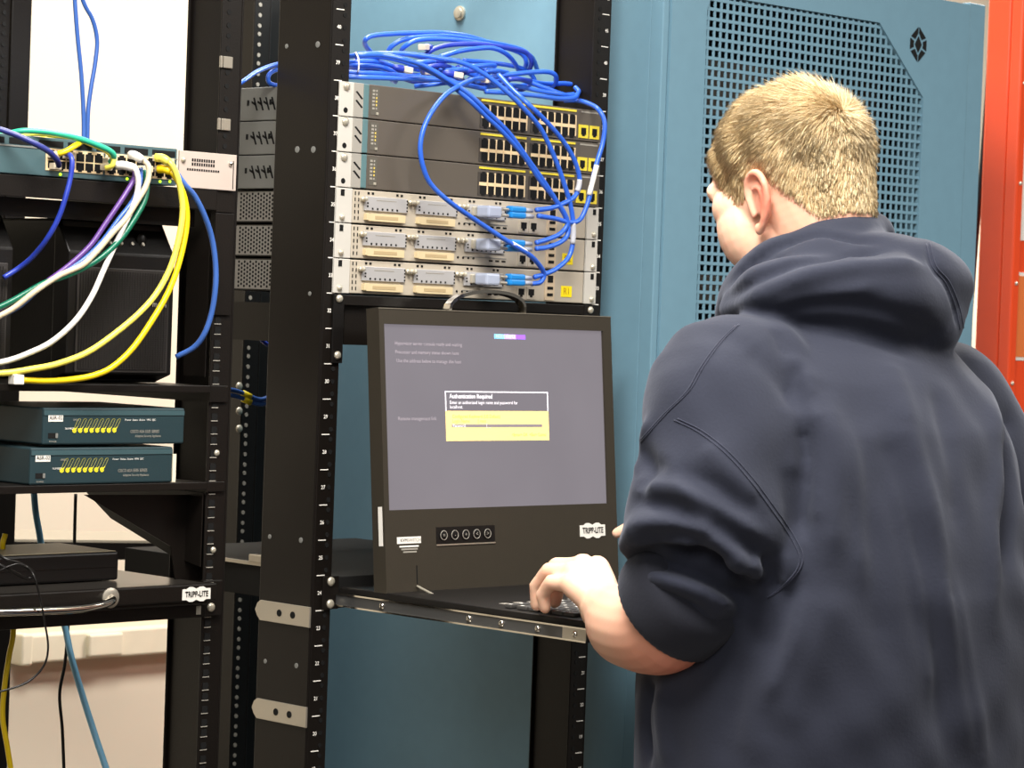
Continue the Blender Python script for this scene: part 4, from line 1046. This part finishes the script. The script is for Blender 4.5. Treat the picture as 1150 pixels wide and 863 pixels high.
# ears
for s in (-1, 1):
    o = Vector((s*.0735, .006, -.046)); out = math.radians(14)
    def ep(u, v, w=0):   # u back, v up, w away from the skull
        u *= 1.12; v *= 1.0
        return hl(*(o+Vector((s*(.002+u*math.sin(out)+w*math.cos(out)), -u*math.cos(out)+w*math.sin(out), v))))
    rim = [ep(-.004, -.012, .0), ep(-.006, .010, .001), ep(-.001, .026, .002), ep(.010, .033, .003), ep(.021, .029, .003), ep(.027, .016, .003), ep(.026, .0, .002), ep(.020, -.014, .002), ep(.011, -.026, .002), ep(.003, -.033, .001)]
    sp_ = spline(rim, 5); rr = [.0036+.0012*min(1, i/20) for i in range(len(sp_))]; capsule(b, sp_, rr, 10)
    b.ball(ep(.001, -.030, .001), (.0055, .0065, .008), 12, 8, HR)
    MM = HR @ Matrix.Rotation(-s*(math.pi/2-out), 3, 'Z')
    b.ball(ep(.012, .004, -.003), (.0045, .0155, .0285), 16, 12, HR @ Matrix.Rotation(s*out*1.0, 3, 'Z'))
    b.tube(spline([ep(.004, .016, .002), ep(.016, .014, .003), ep(.018, -.002, .003), ep(.010, -.016, .002)], 4), .0028, 8)
# neck and shoulders
NB = Vector((.235, -.615, 1.475))
capsule(b, [hl(0, -.012, -.05), hl(0, -.020, -.10), NB+Vector((0, 0, -.02))], [.060, .057, .068], 24)
rings(b, [(.22, -.64, .93, .19, .13), (.22, -.65, 1.05, .2, .14), (.22, -.65, 1.2, .2, .14), (.22, -.65, 1.33, .19, .12), (.22, -.645, 1.40, .16, .10), (.225, -.63, 1.47, .09, .075)])
for S, EU in ((SHL, [ELU, EL, FA, WR]), (SHR, [(SHR+ER)/2+Vector((.01, 0, 0)), ER, (ER*.55+WRR*.45)+Vector((0, 0, -.005)), WRR])):
    sg = -1 if S is SHL else 1
    chain(b, [Vector((.22, -.64, 1.40)), S, *EU], [.07, .052, .040, .0475, .0475, .030], 6, 20)

# --- hands
def hand(b, wr, mcps, pips, dips, tips, thumb, rf, off=Vector((0, 0, 0))):
    for k, (m, p_, d_, t_) in enumerate(zip(mcps, pips, dips, tips)):
        m, p_, d_, t_ = [Vector(q)+off for q in (m, p_, d_, t_)]
        base = wr+(Vector(m)-wr)*.12+Vector(((k-1.5)*.004*(1 if mcps[3][0] > mcps[0][0] else -1), 0, 0))
        capsule(b, [base, (base+Vector(m))/2+Vector((0, 0, .002)), Vector(m)], [.018, .0172, .0140*rf[k]], 14)
        capsule(b, [Vector(m), (Vector(m)+Vector(p_))/2, Vector(p_), (Vector(p_)+Vector(d_))/2, Vector(d_), Vector(t_)], [.0118*rf[k], .0098*rf[k], .0098*rf[k], .0085*rf[k], .0086*rf[k], .0072*rf[k]], 12)
    capsule(b, [Vector(q) for q in thumb], [.017, .0135, .0108, .0112, .0085], 12)
hand(b, WR,
     [(.012, -.418, 1.166), (.031, -.404, 1.177), (.052, -.398, 1.183), (.074, -.400, 1.181)],
     [(.010, -.388, 1.166), (.028, -.366, 1.176), (.050, -.357, 1.180), (.074, -.362, 1.178)],
     [(.012, -.373, 1.150), (.030, -.346, 1.157), (.051, -.335, 1.160), (.073, -.341, 1.159)],
     [(.016, -.374, 1.1345), (.033, -.344, 1.1345), (.052, -.331, 1.1350), (.072, -.336, 1.1350)],
     [(.040, -.478, 1.145), (.075, -.455, 1.142), (.100, -.425, 1.140), (.108, -.405, 1.138), (.112, -.385, 1.1355)],
     [1.0, 1.1, 1.15, 1.1], Vector((.002, -.016, .0)))
TF = P(693, 599, X=.325)
hand(b, WRR,
     [(.438, -.300, 1.205), (.420, -.288, 1.212), (.399, -.284, 1.216), (.378, -.290, 1.216)],
     [(.440, -.265, 1.200), (.420, -.246, 1.206), (.396, -.240, 1.212), (.356, -.254, 1.216)],
     [(.438, -.255, 1.182), (.418, -.233, 1.186), (.392, -.222, 1.192), (.338, -.236, 1.210)],
     [(.434, -.262, 1.166), (.414, -.238, 1.168), (.388, -.222, 1.172), TF],
     [(.380, -.358, 1.185), (.352, -.335, 1.178), (.335, -.310, 1.176), (.328, -.290, 1.178), (.322, -.272, 1.182)],
     [.88, .98, 1.03, 1.0])
def skinmat():
    m = bpy.data.materials.new('skin'); m.use_nodes = True; nt = m.node_tree; p = nt.nodes['Principled BSDF']
    tc = nt.nodes.new('ShaderNodeTexCoord'); nz = nt.nodes.new('ShaderNodeTexNoise'); nz.inputs['Scale'].default_value = 14
    nt.links.new(tc.outputs['Object'], nz.inputs[0])
    mx = nt.nodes.new('ShaderNodeMix'); mx.data_type = 'RGBA'; mx.inputs[6].default_value = (*s2l((240, 200, 172)), 1); mx.inputs[7].default_value = (*s2l((232, 178, 150)), 1)
    nt.links.new(nz.outputs[0], mx.inputs[0])
    at = nt.nodes.new('ShaderNodeAttribute'); at.attribute_name = 'flush'
    m2 = nt.nodes.new('ShaderNodeMix'); m2.data_type = 'RGBA'; m2.inputs[7].default_value = (*s2l((222, 120, 96)), 1)
    nt.links.new(at.outputs['Fac'], m2.inputs[0]); nt.links.new(mx.outputs[2], m2.inputs[6])
    nt.links.new(m2.outputs[2], p.inputs['Base Color']); p.inputs['Roughness'].default_value = .5
    p.inputs['Subsurface Weight'].default_value = .15; p.inputs['Subsurface Radius'].default_value = (1, .35, .2); p.inputs['Subsurface Scale'].default_value = .008
    nb = nt.nodes.new('ShaderNodeTexNoise'); nb.inputs['Scale'].default_value = 380; bp = nt.nodes.new('ShaderNodeBump'); bp.inputs['Strength'].default_value = .12; bp.inputs['Distance'].default_value = .0006
    nt.links.new(tc.outputs['Object'], nb.inputs[0]); nt.links.new(nb.outputs[0], bp.inputs['Height']); nt.links.new(bp.outputs[0], p.inputs['Normal'])
    return m
body = fuse(b, 'person', .0024, 5, [skinmat()])
tag(body, 'person with short blond hair in a navy hoodie, seen from behind, typing at the console', 'person')
me = body.data; me.polygons.foreach_set('use_smooth', [True]*len(me.polygons))
co = np.empty(len(me.vertices)*3); me.vertices.foreach_get('co', co); co = co.reshape(-1, 3)
HRi = np.array(HR.transposed()); L = (co-np.array(HC)) @ HRi.T
fl = np.zeros(len(co))
for c, r, a in ((np.array(EL+Vector((0, -.02, -.03))), .075, .75), (np.array(FA), .05, .25)):
    fl = np.maximum(fl, a*np.exp(-((co-c)**2).sum(1)/r**2))
for s in (-1, 1):
    fl = np.maximum(fl, .95*np.exp(-((L-np.array([s*.086, -.012, -.044]))**2/np.array([.012, .03, .045])**2).sum(1)))
fl = np.maximum(fl, .45*np.exp(-((L-np.array([0, -.05, -.09]))**2/np.array([.09, .05, .045])**2).sum(1)))
at_ = me.attributes.new('flush', 'FLOAT', 'POINT'); at_.data.foreach_set('value', fl.astype(np.float32))
# eyes
for s in (-1, 1):
    e = MB().ball(hl(s*.030, .0815, -.026), .0092, 16, 10).build('eye', mat('eye_white', (235, 230, 225), .2), body, smooth=True)
    ir = MB().ball(hl(s*.030, .0888, -.028), (.0052, .0025, .0052), 14, 8, HR).build('iris', mat('iris_blue', (80, 110, 140), .2), e, smooth=True)
    eb = MB().tube([hl(s*.014, .0935, -.004), hl(s*.030, .0925, .001), hl(s*.044, .083, -.003)], [.002, .0028, .0015], 8).build('eyebrow', mat('eyebrow_hair', (190, 160, 110), .7), body, smooth=True)
# --- hair
def hairmat():
    m = bpy.data.materials.new('blond_hair'); m.use_nodes = True; nt = m.node_tree; p = nt.nodes['Principled BSDF']
    g = nt.nodes.new('ShaderNodeNewGeometry'); cr = nt.nodes.new('ShaderNodeValToRGB')
    el = cr.color_ramp.elements; el[0].color = (*s2l((150, 120, 80)), 1); el[1].color = (*s2l((250, 232, 192)), 1); e = el.new(.45); e.color = (*s2l((218, 190, 142)), 1)
    nt.links.new(g.outputs['Random Per Island'], cr.inputs[0]); nt.links.new(cr.outputs[0], p.inputs['Base Color'])
    p.inputs['Roughness'].default_value = .42; p.inputs['Specular IOR Level'].default_value = .5
    return m
HM = hairmat()
def hairline(x, y, z):
    if y > .066: return z > .050
    if y > .046: return z > .050-(.066-y)*3.4
    if y > .016: return z > -.030 if y < .034 else z > -.012-(.046-y)*1.5
    if y > -.024: return z > -.006 and not (abs(x) > .083 and z < .0)
    if y > -.060: return z > -.012-(-.024-y)*1.9
    return z > -.080
tri_c = np.empty(len(me.polygons)*3); me.polygons.foreach_get('center', tri_c); tri_c = tri_c.reshape(-1, 3)
nrm = np.empty(len(me.polygons)*3); me.polygons.foreach_get('normal', nrm); nrm = nrm.reshape(-1, 3)
area_ = np.empty(len(me.polygons)); me.polygons.foreach_get('area', area_)
Lc = (tri_c-np.array(HC)) @ HRi.T
near = (Lc[:, 2] > -.09) & (np.abs(Lc).max(1) < .125)
idx = np.where(near)[0]
idx = np.array([i for i in idx if hairline(*Lc[i]) and not (abs(Lc[i][0]) > .0795 and -.03 < Lc[i][1] < .02 and Lc[i][2] < .004)])
# cap under the strands
b = MB(); vmap = {}; vs = []; fs = []
vn = np.empty(len(me.vertices)*3); me.vertices.foreach_get('normal', vn); vn = vn.reshape(-1, 3)
for i in idx:
    f_ = []
    for v in me.polygons[int(i)].vertices:
        if v not in vmap:
            vmap[v] = len(vs); vs.append(co[v]+vn[v]*.0009)
        f_.append(vmap[v])
    fs.append(tuple(f_))
b.add(vs, fs)
capm = mat('hair_undercoat', (176, 144, 96), .7, var=.12, scale=200)
hair = b.build('hair', [capm], body, smooth=True); hair['label'] = 'short blond hair'
W = Vector((-.002, -.088, .036))
NS = 46000
pr = area_[idx]/area_[idx].sum(); pick = np.random.choice(idx, NS, p=pr)
vs = []; fs = []
G = HR.transposed() @ Vector((0, 0, -1))
jit = np.random.normal(0, 1, (NS, 6))
for n_, i in enumerate(pick):
    p_ = Vector(Lc[i])+Vector(jit[n_][:3])*.0008; nn = Vector(np.array(nrm[i]) @ HRi.T).normalized(); p_ += nn*.0008
    away = p_-W; rad = away.length
    away = (away-nn*away.dot(nn))
    if away.length < 1e-6: continue
    away.normalize()
    side = max(0., min(1., (.055-p_.z)/.07))      # 0 on top, 1 low
    swirl = nn.cross(away)*.55*math.exp(-rad/.03)
    flow = away*(1-.35*side)+(G-nn*G.dot(nn))*(.75*side)+swirl
    # forelock sweeps across
    flow += Vector((-.25, .0, 0))*(1-side)*max(0, p_.y/.08)
    flow = flow.normalized()+Vector(jit[n_][3:])*.10+Vector((math.sin(p_.y*150+p_.x*40), math.sin(p_.x*170), math.sin(p_.z*160+p_.y*60)))*.17
    flow.normalize()
    ln = (.034*(1-side)+.016*side)*(1+.22*jit[n_][3]*.6); lift = .50*(1-side)+.24*side
    if rad < .028: lift = .75; ln *= .85
    ln *= 1-.45*max(0., min(1., (-.015-p_.z)/.06))
    if p_.y > -.02 and p_.y < .02 and p_.z < .012: ln *= .55
    fr_ = max(0., min(1., (p_.y-.03)/.04)); ln *= 1-.55*fr_; lift *= 1-.5*fr_
    ln = max(.006, ln)
    q0 = p_; pts = [q0]
    d = (flow+nn*lift).normalized()
    for k in range(1, 4):
        dd = (d-nn*(.10*k)+G*.03*k).normalized()
        pts.append(pts[-1]+dd*ln/3)
    wd = .00036
    sd = d.cross(nn).normalized(); s2 = d.cross(sd).normalized(); base = len(vs)
    for k, q in enumerate(pts[:3]):
        ww = wd*(1, .95, .7)[k]
        for a in (sd*ww, (-sd*.5+s2*.87)*ww, (-sd*.5-s2*.87)*ww): vs.append(tuple(HC+HR @ (q+a)))
    vs.append(tuple(HC+HR @ pts[3]))
    for k in range(2):
        for j in range(3): fs.append((base+k*3+j, base+k*3+(j+1) % 3, base+k*3+3+(j+1) % 3, base+k*3+3+j))
    for j in range(3): fs.append((base+6+j, base+6+(j+1) % 3, base+9))
st = MB(); st.v = vs; st.f = fs; st.m = [0]*len(fs)
so = st.build('hair_strands', HM, hair, smooth=True); so['kind'] = 'stuff'; so['label'] = 'blond strands, crown whorl at the back'
# --- hoodie
def clothmat(name, rgb):
    m = bpy.data.materials.new(name); m.use_nodes = True; nt = m.node_tree; p = nt.nodes['Principled BSDF']
    tc = nt.nodes.new('ShaderNodeTexCoord'); n1 = nt.nodes.new('ShaderNodeTexNoise'); n1.inputs['Scale'].default_value = 260; n1.inputs['Detail'].default_value = 3
    n2 = nt.nodes.new('ShaderNodeTexNoise'); n2.inputs['Scale'].default_value = 7
    nt.links.new(tc.outputs['Object'], n1.inputs[0]); nt.links.new(tc.outputs['Object'], n2.inputs[0])
    c = s2l(rgb); mx = nt.nodes.new('ShaderNodeMix'); mx.data_type = 'RGBA'
    mx.inputs[6].default_value = (*[v*.82 for v in c], 1); mx.inputs[7].default_value = (*[v*1.22 for v in c], 1)
    ad = nt.nodes.new('ShaderNodeMath'); ad.operation = 'MULTIPLY_ADD'; ad.inputs[1].default_value = .5
    nt.links.new(n1.outputs[0], ad.inputs[0]); 
    h = nt.nodes.new('ShaderNodeMath'); h.operation = 'MULTIPLY'; h.inputs[1].default_value = .5
    nt.links.new(n2.outputs[0], h.inputs[0]); nt.links.new(h.outputs[0], ad.inputs[2]); nt.links.new(ad.outputs[0], mx.inputs[0])
    nt.links.new(mx.outputs[2], p.inputs['Base Color']); p.inputs['Roughness'].default_value = .9
    p.inputs['Sheen Weight'].default_value = .12; p.inputs['Sheen Roughness'].default_value = .5; p.inputs['Sheen Tint'].default_value = (.6, .65, .8, 1)
    bp = nt.nodes.new('ShaderNodeBump'); bp.inputs['Strength'].default_value = .35; bp.inputs['Distance'].default_value = .0008
    nt.links.new(n1.outputs[0], bp.inputs['Height']); nt.links.new(bp.outputs[0], p.inputs['Normal'])
    return m
NAVY = clothmat('navy_fleece', (27, 31, 47)); CUFF = clothmat('navy_rib_knit', (22, 24, 36))
CD = Vector((.04, .74, -.67)).normalized(); CC = P(751, 686, X=-.038)
b = MB()
rings(b, [(.212, -.67, .76, .22, .17), (.212, -.67, .80, .24, .19), (.214, -.67, .92, .248, .20), (.214, -.67, 1.05, .248, .20), (.214, -.668, 1.18, .242, .195), (.214, -.66, 1.28, .235, .182), (.215, -.655, 1.36, .225, .165), (.218, -.648, 1.41, .195, .142), (.222, -.64, 1.45, .155, .118), (.228, -.63, 1.485, .11, .098), (.232, -.62, 1.52, .08, .085)], 2.25, 48)
SE = CC-CD*.050
chain(b, [Vector((.13, -.645, 1.395)), P(815, 440, X=.03), P(806, 515, X=-.005), P(797, 592, X=-.020), P(785, 635, X=-.03), SE], [.080, .084, .084, .092, .085, .058], 6, 28)
chain(b, [Vector((.235, -.63, 1.44)), Vector((.13, -.645, 1.42)), Vector((.05, -.65, 1.395))], [.075, .062, .065], 5, 24)
chain(b, [Vector((.235, -.63, 1.44)), Vector((.33, -.645, 1.42)), Vector((.40, -.65, 1.395))], [.075, .062, .065], 5, 24)
chain(b, [Vector((.33, -.65, 1.385)), Vector((.415, -.65, 1.372)), Vector((.455, -.66, 1.30)), Vector((.485, -.68, 1.22)), Vector((.485, -.665, 1.185))], [.075, .088, .092, .092, .072], 6, 28)
# collar and hood lying on the back
def tubeP(pts, rs, n=5): chain(b, [P(*q[:2], X=q[2]) if len(q) == 3 and not isinstance(q, Vector) else q for q in pts], rs, n, 20)
tubeP([(822, 352, .17), (833, 325, .140), (862, 298, .138), (905, 283, .168), (950, 266, .215), (978, 264, .29), Vector((.325, -.60, 1.535)), Vector((.315, -.54, 1.49))], [.022, .024, .026, .027, .028, .027, .028, .026])
tubeP([(828, 345, .12), (868, 326, .10), (930, 326, .135), (995, 330, .195), (1035, 345, .27), (1042, 340, .34), (1030, 325, .42), Vector((.40, -.58, 1.46))], [.022, .034, .040, .050, .048, .045, .036, .026])
b.ball(P(990, 318, X=.235), (.105, .065, .058), 28, 18); b.ball(P(1028, 318, X=.265), (.085, .055, .050), 28, 18); b.ball(P(940, 300, X=.20), (.08, .06, .045), 28, 18)
b.ball(P(1040, 358, X=.265), (.06, .040, .045), 24, 14)
hood = fuse(b, 'hoodie', .0048, 7, [NAVY])
put(hood, body); hood['label'] = 'navy blue hooded sweatshirt'
hm = hood.data
n = len(hm.vertices); hc = np.empty(n*3); hm.vertices.foreach_get('co', hc); hc = hc.reshape(-1, 3)
hn = np.empty(n*3); hm.vertices.foreach_get('normal', hn); hn = hn.reshape(-1, 3)
bv = BVHTree.FromPolygons([Vector(v) for v in hc], [tuple(p.vertices) for p in hm.polygons])
def onsurf(px, py):
    R = (FW + RT*((px-575)/FPX) - UP*((py-431.5)/FPX)).normalized()
    h = bv.ray_cast(CAM, R); return h[0]
def traced(pts, k=6):
    o = []
    for i in range(len(pts)-1):
        for j in range(k):
            t = j/k; q = onsurf(pts[i][0]*(1-t)+pts[i+1][0]*t, pts[i][1]*(1-t)+pts[i+1][1]*t)
            if q is not None: o.append(q)
    q = onsurf(*pts[-1])
    if q is not None: o.append(q)
    return o
def smoothpx(pts):
    s = spline([(x, y, 0) for x, y in pts], 4); return [(q.x, q.y) for q in s]
folds = [  # photo-side landmarks of each fold, height, half width
 ([(700,612),(722,592),(755,586),(790,597),(822,622),(850,655)], .013, .015),
 ([(716,566),(755,572),(800,590),(838,612),(862,632)], -.011, .011),
 ([(714,548),(745,548),(785,560),(825,585),(858,612)], .008, .012),
 ([(702,634),(740,634),(780,644),(815,660),(848,676)], -.013, .010),
 ([(705,648),(745,654),(785,672),(815,692)], .006, .009),
 ([(760,620),(800,624),(828,648)], -.008, .010),
 ([(862,622),(866,648),(872,662)], -.010, .008), ([(850,625),(852,650)], .007, .008), ([(880,618),(886,645),(878,660)], .007, .009),
 ([(735,520),(760,535),(800,548),(850,580)], -.006, .012),
 ([(716,505),(730,530),(722,555)], -.008, .012),
 ([(790,500),(815,530),(850,565)], .006, .014),
 ([(905,470),(908,510),(905,560),(899,612)], -.014, .015),
 ([(884,455),(890,490),(893,540)], .006, .016),
 ([(925,440),(936,500),(938,560),(930,640)], .008, .018),
 ([(960,430),(975,520),(985,640),(995,760)], -.004, .020),
 ([(1015,465),(1035,540),(1060,650),(1085,770),(1105,860)], .008, .016),
 ([(990,470),(1012,560),(1040,690),(1070,860)], -.007, .018),
 ([(1050,430),(1065,500),(1078,600)], -.005, .016),
 ([(1112,440),(1120,520),(1114,600),(1118,700)], .006, .014), ([(1132,470),(1134,560),(1128,640)], -.012, .012),
 ([(900,640),(868,705),(835,760),(815,830)], -.008, .020), ([(940,660),(905,740),(880,830)], .005, .022),
 ([(730,765),(722,800),(725,860)], -.012, .012), ([(748,770),(745,810),(750,862)], .006, .014),
 ([(850,720),(845,780),(850,860)], .004, .02),
 ([(870,360),(900,400),(915,440)], .005, .016), ([(840,390),(870,420),(890,455)], -.004, .016),
 ([(1000,405),(1010,440),(1015,480)], .004, .016),
 ([(826,316),(850,292),(880,274),(919,262),(955,266),(988,272)], -.009, .006),
 ([(810,338),(850,314),(900,295),(960,283),(990,280)], -.009, .007),
 ([(820,350),(870,325),(930,305),(1000,297),(1040,300)], .006, .010),
 ([(880,345),(940,340),(1000,352),(1050,372)], -.006, .009),
 ([(1040,275),(1048,300),(1064,318),(1074,345),(1078,372)], -.006, .005),
 ([(860,342),(930,332),(985,322)], .004, .008),
 ([(712,640),(745,646),(790,662),(828,684)], .009, .006), ([(706,662),(745,668),(790,684)], -.007, .006),
 ([(730,604),(765,600),(800,612)], -.007, .007), ([(745,512),(775,560),(800,600)], .006, .010),
 ([(733,470),(722,500),(716,535)], .006, .010), ([(910,450),(918,520),(914,600)], .007, .009),
 ([(1000,520),(1020,600),(1040,700),(1050,800)], .005, .009), ([(1062,640),(1080,740),(1096,840)], -.006, .009),
 ([(955,480),(965,560),(968,660)], .004, .010), ([(885,400),(902,425),(912,450)], .006, .010), ([(872,372),(884,400)], -.004, .010),
 ([(905,660),(890,720),(860,790)], .005, .010), ([(930,372),(980,382),(1030,402)], -.004, .009),
]
disp = np.zeros(n)
for pts, amp, wd in folds:
    tr_ = traced(smoothpx(pts), 5)
    if len(tr_) < 2: continue
    T = np.array([tuple(q) for q in tr_]); m = len(T)
    lo, hi = T.min(0)-4*wd, T.max(0)+4*wd
    sel = np.where(((hc > lo) & (hc < hi)).all(1))[0]
    d2 = ((hc[sel][:, None, :]-T[None])**2).sum(2); j = d2.argmin(1); dd = np.sqrt(d2.min(1))
    tt = j/(m-1); env = np.clip(np.minimum(tt, 1-tt)*5+.25, 0, 1)
    disp[sel] += amp*1.2*env*np.exp(-(dd/wd)**2)
nzv = .0022*np.sin(hc[:, 0]*38+2*np.sin(hc[:, 2]*21))*np.sin(hc[:, 2]*27+hc[:, 1]*19+1.3)+.0012*np.sin(hc[:, 0]*77+hc[:, 2]*45)*np.sin(hc[:, 1]*66-hc[:, 2]*31)
hc2 = hc+hn*(disp+nzv)[:, None]
hm.vertices.foreach_set('co', hc2.ravel()); hm.polygons.foreach_set('use_smooth', [True]*len(hm.polygons)); hm.update()
eval_mesh(hood, [('REMESH', dict(mode='VOXEL', voxel_size=.0042)), ('SMOOTH', dict(factor=.5, iterations=2))]); hood.data.polygons.foreach_set('use_smooth', [True]*len(hood.data.polygons))
hm = hood.data; hc = np.empty(len(hm.vertices)*3); hm.vertices.foreach_get('co', hc); hc = hc.reshape(-1, 3)
bv = BVHTree.FromPolygons([Vector(v) for v in hc], [tuple(p.vertices) for p in hm.polygons])
# seams: a flat stitched ridge following the cloth
SEAM = clothmat('seam_thread', (30, 33, 50))
for pts in ([(757,472),(785,486),(815,510),(842,540),(868,575),(890,608),(898,632),(884,654),(862,672)],
            [(826,366),(806,386),(786,414),(771,440),(745,466),(716,498)],
            [(1040,274),(1047,300),(1062,318),(1073,345),(1078,370)]):
    for off in (0, 4):
        tr_ = traced(smoothpx([(x+off, y-off*.4) for x, y in pts]), 2)
        if len(tr_) > 3:
            MB().tube([q-(q-CAM).normalized()*.0002 for q in tr_], .0010, 6).build('seam', SEAM, hood, smooth=True)
# cuffs
def cuff(c, ax, r, ln):
    a = Vector(ax).normalized(); sd = a.cross(Vector((0, 0, 1))).normalized(); u2 = sd.cross(a)
    prof = [(r*.80, -ln-.010), (r*.98, -ln), (r*1.02, -ln*.7), (r*1.02, -ln*.3), (r*1.0, -.006), (r*.985, 0), (r*.95, .003), (r*.88, .002), (r*.80, -.006)]
    vs = []; seg = 96
    for rr, h in prof:
        for k in range(seg):
            t = 2*math.pi*k/seg; rib = 1+.006*math.cos(t*48)
            vs.append(c+a*h+(sd*math.cos(t)*.98+u2*math.sin(t)*1.04)*rr*rib)
    n = len(prof); fs = [(i*seg+k, i*seg+(k+1) % seg, (i+1)*seg+(k+1) % seg, (i+1)*seg+k) for i in range(n-1) for k in range(seg)]
    fs += [tuple(range(seg))[::-1], tuple((n-1)*seg+k for k in range(seg))]
    o = MB().add(vs, fs).build('cuff', CUFF, hood, smooth=True); o['label'] = 'ribbed dark cuff pushed up to the elbow'
cuff(CC, CD, .067, .052)
cuff(Vector((.482, -.640, 1.160)), Vector((-.18, .70, -.5)), .060, .05)
# --- trousers and shoes below the frame
JE = clothmat('blue_denim', (52, 62, 84)); b = MB()
rings(b, [(.21, -.66, .74, .15, .12), (.21, -.66, .84, .19, .15), (.21, -.66, .96, .19, .14)], 2.2, 32)
for s in (-1, 1): chain(b, [(.21+s*.09, -.66, .80), (.21+s*.10, -.65, .50), (.21+s*.105, -.66, .12), (.21+s*.105, -.655, .075)], [.10, .082, .062, .064], 5, 20)
tr_o = fuse(b, 'trousers', .009, 4, [JE]); put(tr_o, body); tr_o.data.polygons.foreach_set('use_smooth', [True]*len(tr_o.data.polygons))
for s in (-1, 1):
    x = .21+s*.105; b = MB()
    b.ball((x, -.66, .05), (.042, .055, .045), 20, 12); b.ball((x, -.575, .038), (.047, .09, .034), 20, 12)
    b.box(x-.042, x+.042, -.71, -.49, .0, .02)
    so_ = fuse(b, 'shoe', .005, 4, [mat('black_shoe', (30, 28, 28), .5)]); put(so_, body); so_.data.polygons.foreach_set('use_smooth', [True]*len(so_.data.polygons))
